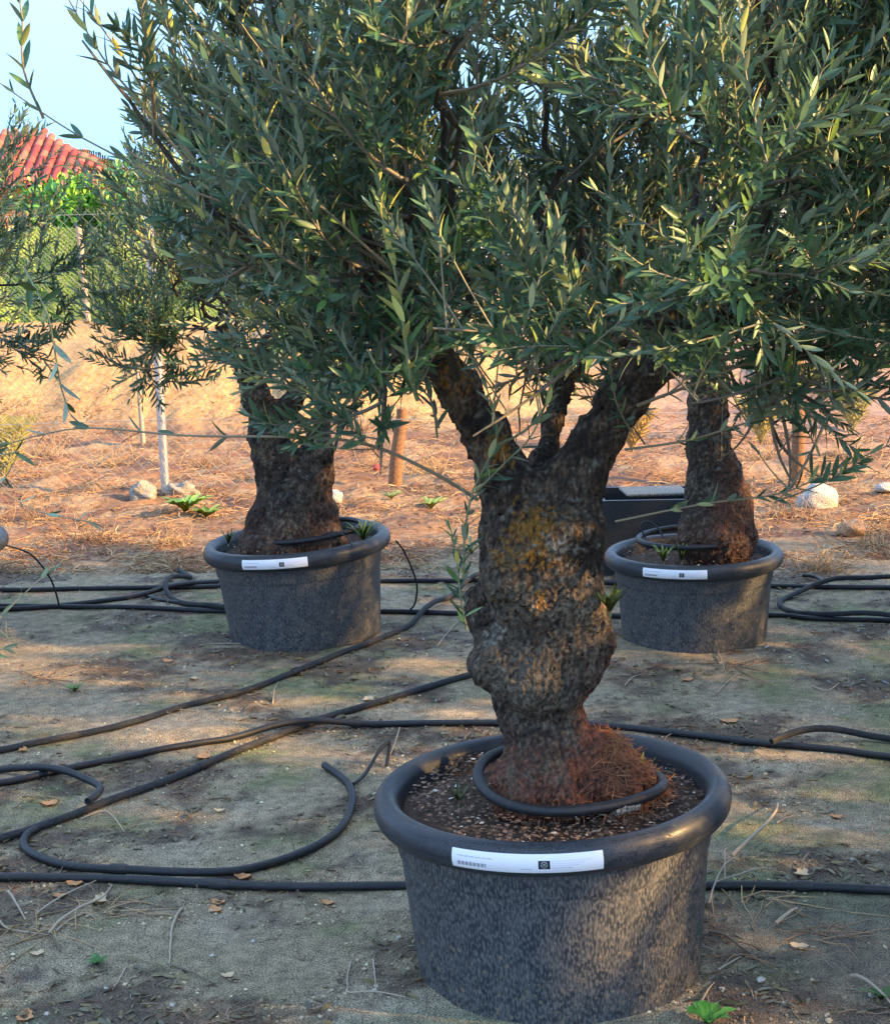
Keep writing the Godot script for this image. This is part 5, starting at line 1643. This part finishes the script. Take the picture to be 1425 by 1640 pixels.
func foreground() -> void:
	# fallen leaves that can be told apart
	var where := ["at the left edge below the grey pipe", "in the middle of the big pipe loop", "in front of the left pot", "where the black and grey pipes cross", "above the grey pipe left of centre", "under the nearest pipe at left", "left of the straw heap", "right of the straw heap", "beside the small stone under the nearest pipe", "touching the big pipe loop's lower bend", "on the nearest pipe near the loop", "inside the hooked pipe at left", "below the nearest pipe near the front pot", "right of the front pot, above the nearest pipe", "in the bottom left corner", "right of the front pot halfway to the edge", "in the dark litter right of the front pot", "behind the front pot on the right", "below the right pot, close to the big trunk", "between the two grey pipes", "below the right pot's foot", "just behind the front pot's rim", "on pale clay at lower left", "on the upper grey pipe's near side", "beside a brown leaf under the nearest pipe", "on the grey crust at lower left"]
	for k in LEAF_SPOTS.size():
		var q: Vector2 = LEAF_SPOTS[k]
		var b := MB.new()
		var l := rng.randf_range(0.016, 0.03) * (1.0 + 0.25 * smoothstep(4.0, 6.0, -q.y))
		var n := 7
		var curl := rng.randf_range(0.25, 0.6)
		for side in 2:
			var st := b.v.size()
			for i in n + 1:
				var u := float(i) / n * 2.0 - 1.0
				var w := l * 0.62 * sqrt(maxf(0.0, 1.0 - u * u)) * (1.0 + 0.25 * sin(u * 7.0 + k))
				for e in [-1.0, 0.0, 1.0]:
					b.vert(Vector3(u * l, l * curl * (u * u * 0.6 + absf(e) * 0.45) - 0.0006 * side, w * e), Vector3(-u * 0.5, 1, -e * 0.4).normalized() * (1.0 if side == 0 else -1.0))
			for i in n:
				for e in 2:
					var a := st + i * 3 + e
					if side == 0:
						b.tri(a, a + 1, a + 4); b.tri(a, a + 4, a + 3)
					else:
						b.tri(a, a + 4, a + 1); b.tri(a, a + 3, a + 4)
		b.tube([Vector3(-l, l * curl * 0.6, 0), Vector3(-l * 1.5, l * curl * 0.5, l * 0.2)], [0.0009, 0.0006], 4)
		var pale := k % 3 == 1
		var o := single("fallen_leaf", b.mesh(M.dry_leaf_pale if pale else M.dry_leaf), Vector3(q.x, gh(q.x, q.y) + 0.002, q.y), ("pale tan" if pale else "orange brown") + " dry leaf " + where[k], "leaf", "dry fallen leaves")
		o.rotation.y = rng.randf() * TAU
	# pebbles
	var pw := ["largest white pebble right of the front pot", "white pebble right beside the front pot's foot", "tan pebble in the litter at lower right", "white chip under the nearest pipe", "white pebble near the bottom left", "white pebble beside the upper grey pipe", "white pebble near the end of the dusty grey pipe", "cream pebble against the nearest pipe", "pebble on bare clay below the right pot", "pebble near the lower right edge", "pebble at the bottom edge, lower right", "pebble right of the white chip below the nearest pipe", "pebble on green crust left of the front pot", "pebble in the grey crust at lower left", "pebble at the bottom edge left of centre", "pebble in the bottom left corner", "pebble below the small green weed", "pebble below the largest white one", "pebble near the right pot's foot", "pebble behind the front pot's rim", "pebble right of the small green weed", "pebble above the nearest pipe at right", "pebble right of the front pot's rim", "pebble where the pipes cross", "pebble at the front pot's left foot"]
	for k in PEBBLE_SPOTS.size():
		var q: Vector2 = PEBBLE_SPOTS[k]
		var s := rng.randf_range(0.003, 0.007) * (1.7 if k == 0 else 1.0)
		stone("pebble", Vector3(q.x, gh(q.x, q.y) + s * 0.3, q.y), Vector3(s * 1.2, s * 0.75, s), M.pebble if k % 4 != 2 else M.dry_leaf_pale, k + 20, pw[k], "pebble", 0.55, "pale pebbles")
	# sticks
	var tw := ["slender grey stick left of the front pot, lying towards the viewer", "short stick below the small green weed", "thick pale stick at the left end of the straw heap", "bent tan stick at the left edge", "long bent tan stick across the straw heap", "straight straw stalk above the heap", "dark forked stick under the heap", "crooked twig at the heap's right end", "curved pale branch right of the front pot, rising to the right", "thin side twig of the curved branch", "straight twig leaning on the front pot's right side", "long wavy twig crossing the nearest pipe at right", "thin hooked twig beside the front pot", "hook shaped tan stick in the litter at right", "dark stick running from the front pot's right side", "short twig in the dark litter at right", "dark wavy twig at lower right", "thin pale twig at the front pot's right foot", "thick grey stick at the right edge", "thin horizontal twig left of the front pot's foot", "thin upright twig left of the front pot", "second upright twig near the front pot's left side", "short pale twig touching the front pot", "dark thin stick on the grey crust", "pale twig below the right pot", "short pale twig right of the big trunk", "wavy pale root in front of the left pot", "thin stick under the black pipe near the loop's end", "little twig over the upper grey pipe", "long thin twig left of the big trunk", "small twig in front of the right pot", "forked pale twig at right on bare clay", "thin twig inside the big pipe loop"]
	for k in TWIGS.size():
		var pts := []
		for q in TWIGS[k]: pts.append(Vector3(q.x, gh(q.x, q.y), q.y))
		pts = smooth(pts, 0.02)
		var lift: float = 0.05 if k in [8, 10, 11, 12] else (0.02 if k in [2, 4, 5, 13, 18] else 0.004)
		var np := pts.size()
		var r0: float = 0.0052 if k in [8, 13, 18] else (0.0040 if k in [0, 2, 4, 14] else 0.0027)
		for i in np: pts[i] += Vector3(0.002 * nb.get_noise_2d(i * 3.0, k), r0 + lift * sin(PI * minf(1.0, (i + 1.0) / np)), 0)
		var b := MB.new()
		b.tube(rel(pts, pts[0]), taper(np, r0, r0 * 0.45), 6)
		single("stick", b.mesh(M.twig_dark if k in [6, 14, 16, 23] else M.twig), pts[0], tw[k], "stick", "dry sticks on the ground")
	# weeds
	weed("leafy_weed", Vector3(0.535, gh(0.535, -3.30), -3.30), 0.055, 9, 0.011, Color(0.10, 0.33, 0.04), "bright green leafy weed at the bottom edge beside the front pot")
	weed("leafy_weed", Vector3(-0.823, gh(-0.823, -3.66), -3.66), 0.030, 24, 0.0042, Color(0.06, 0.19, 0.04), "small dark green weed at lower left")
	weed("leafy_weed", Vector3(-1.365, gh(-1.365, -5.96), -5.96), 0.045, 8, 0.006, Color(0.13, 0.22, 0.06), "faint little weed left of the upper grey pipe")
	weed("leafy_weed", Vector3(0.93, gh(0.93, -3.42), -3.42), 0.05, 10, 0.006, Color(0.09, 0.20, 0.05), "green weed at the lower right edge")
	# weeds in the pots
	weed("pot_weed", Vector3(-0.33, 0.40, -6.66), 0.15, 26, 0.0035, Color(0.16, 0.26, 0.06), "grassy weed growing in the left pot", 0.25, 0.6)
	weed("pot_weed", Vector3(-0.88, 0.385, -6.72), 0.08, 14, 0.003, Color(0.18, 0.24, 0.07), "little weed at the left side of the left pot", 0.1, 0.4)
	weed("pot_weed", Vector3(0.84, 0.35, -6.38), 0.11, 16, 0.004, Color(0.15, 0.26, 0.05), "upright green weed in the right pot", 0.2, 0.45)
	weed("pot_weed", Vector3(0.91, 0.35, -6.38), 0.08, 12, 0.0035, Color(0.20, 0.27, 0.06), "shorter green weed beside the upright one in the right pot", 0.05, 0.3)
	weed("pot_weed", Vector3(0.44, 0.40, -3.72), 0.07, 7, 0.004, Color(0.20, 0.26, 0.07), "small weed at the back right of the front pot", 0.08, 0.5)
	weed("pot_weed", Vector3(0.40, 0.40, -3.58), 0.075, 5, 0.004, Color(0.28, 0.30, 0.10), "pale weed inside the pipe ring of the front pot", 0.05, 0.3)
	weed("pot_weed", Vector3(0.02, 0.395, -3.60), 0.05, 8, 0.003, Color(0.12, 0.16, 0.06), "thin dark weed at the left of the front pot", 0.08, 0.5)
	weed("pot_weed", Vector3(0.345, 0.86, -3.475), 0.06, 12, 0.006, Color(0.14, 0.20, 0.05), "tuft of young leaves sprouting from the big trunk's right side", 0.1, 0.7)
	# reddish root fibres and straw round the foot of the nearest trunk
	var buf := PackedFloat32Array()
	var q2 := MB.new()
	q2.tube([Vector3(0, 0, -0.5), Vector3(0.03, 0.06, -0.15), Vector3(-0.03, 0.09, 0.2), Vector3(0.04, 0.02, 0.5)], [0.012, 0.016, 0.013, 0.005], 3)
	var fm := q2.mesh(M.vrough)
	for k in 900:
		var a := rng.randf_range(-1.25, 1.2) if k < 640 else rng.randf() * TAU
		var d := 0.13 * pow(rng.randf(), 1.4)
		var base := Vector3(0.285 + cos(a) * (0.085 + d), 0.0, -3.62 + sin(a) * (0.085 + d))
		base.y = 0.425 + 0.105 * smoothstep(0.12, 0.0, d) * (0.45 + 0.55 * smoothstep(-0.2, 0.7, cos(a)))
		var l := rng.randf_range(0.02, 0.065)
		var dir := (Vector3(cos(a), -0.25 + rng.randf_range(-0.3, 0.6), sin(a)) + rs() * 1.1).normalized()
		var bs := Basis.looking_at(dir, Vector3.UP if absf(dir.y) < 0.9 else Vector3.RIGHT)
		var c := Color(0.34, 0.13, 0.06).lerp(Color(0.50, 0.30, 0.15), rng.randf() * rng.randf()) * rng.randf_range(0.5, 1.2)
		put(buf, bs.x * l * 0.9, bs.y * l * 0.9, bs.z * l, base, c)
	var fo := copies("root_fibres", fm, buf, self)
	tag(fo, "reddish torn root fibres heaped round the foot of the nearest trunk", "root fibres")
	# bits lying on the earth in the three pots
	buf = PackedFloat32Array()
	for pot in [[Vector3(0.245, 0.398, -3.63), 0.335, 3000], [Vector3(-0.58, 0.372, -6.78), 0.32, 500], [Vector3(0.995, 0.338, -6.6), 0.29, 400]]:
		for k in pot[2]:
			var a := rng.randf() * TAU
			var d: float = pot[1] * sqrt(rng.randf())
			var p: Vector3 = pot[0] + Vector3(cos(a) * d, 0.004 + rng.randf() * 0.008, sin(a) * d)
			var l := rng.randf_range(0.006, 0.03)
			var bs := Basis(Vector3.UP, rng.randf() * TAU) * Basis(Vector3.RIGHT, rng.randf_range(-0.4, 0.4))
			var fat := rng.randf_range(0.6, 2.2)
			var c := Color(0.10, 0.06, 0.045).lerp(Color(0.34, 0.22, 0.14), pow(rng.randf(), 2.0))
			if rng.randf() < 0.04: c = Color(0.6, 0.57, 0.5)
			put(buf, bs.x * l * 0.14 * fat, bs.y * l * 0.10, bs.z * l * 0.32, p, c)
	fo = copies("pot_litter", M.crumb, buf, self)
	tag(fo, "crumbs and bark bits lying on the dark earth in the pots", "litter")
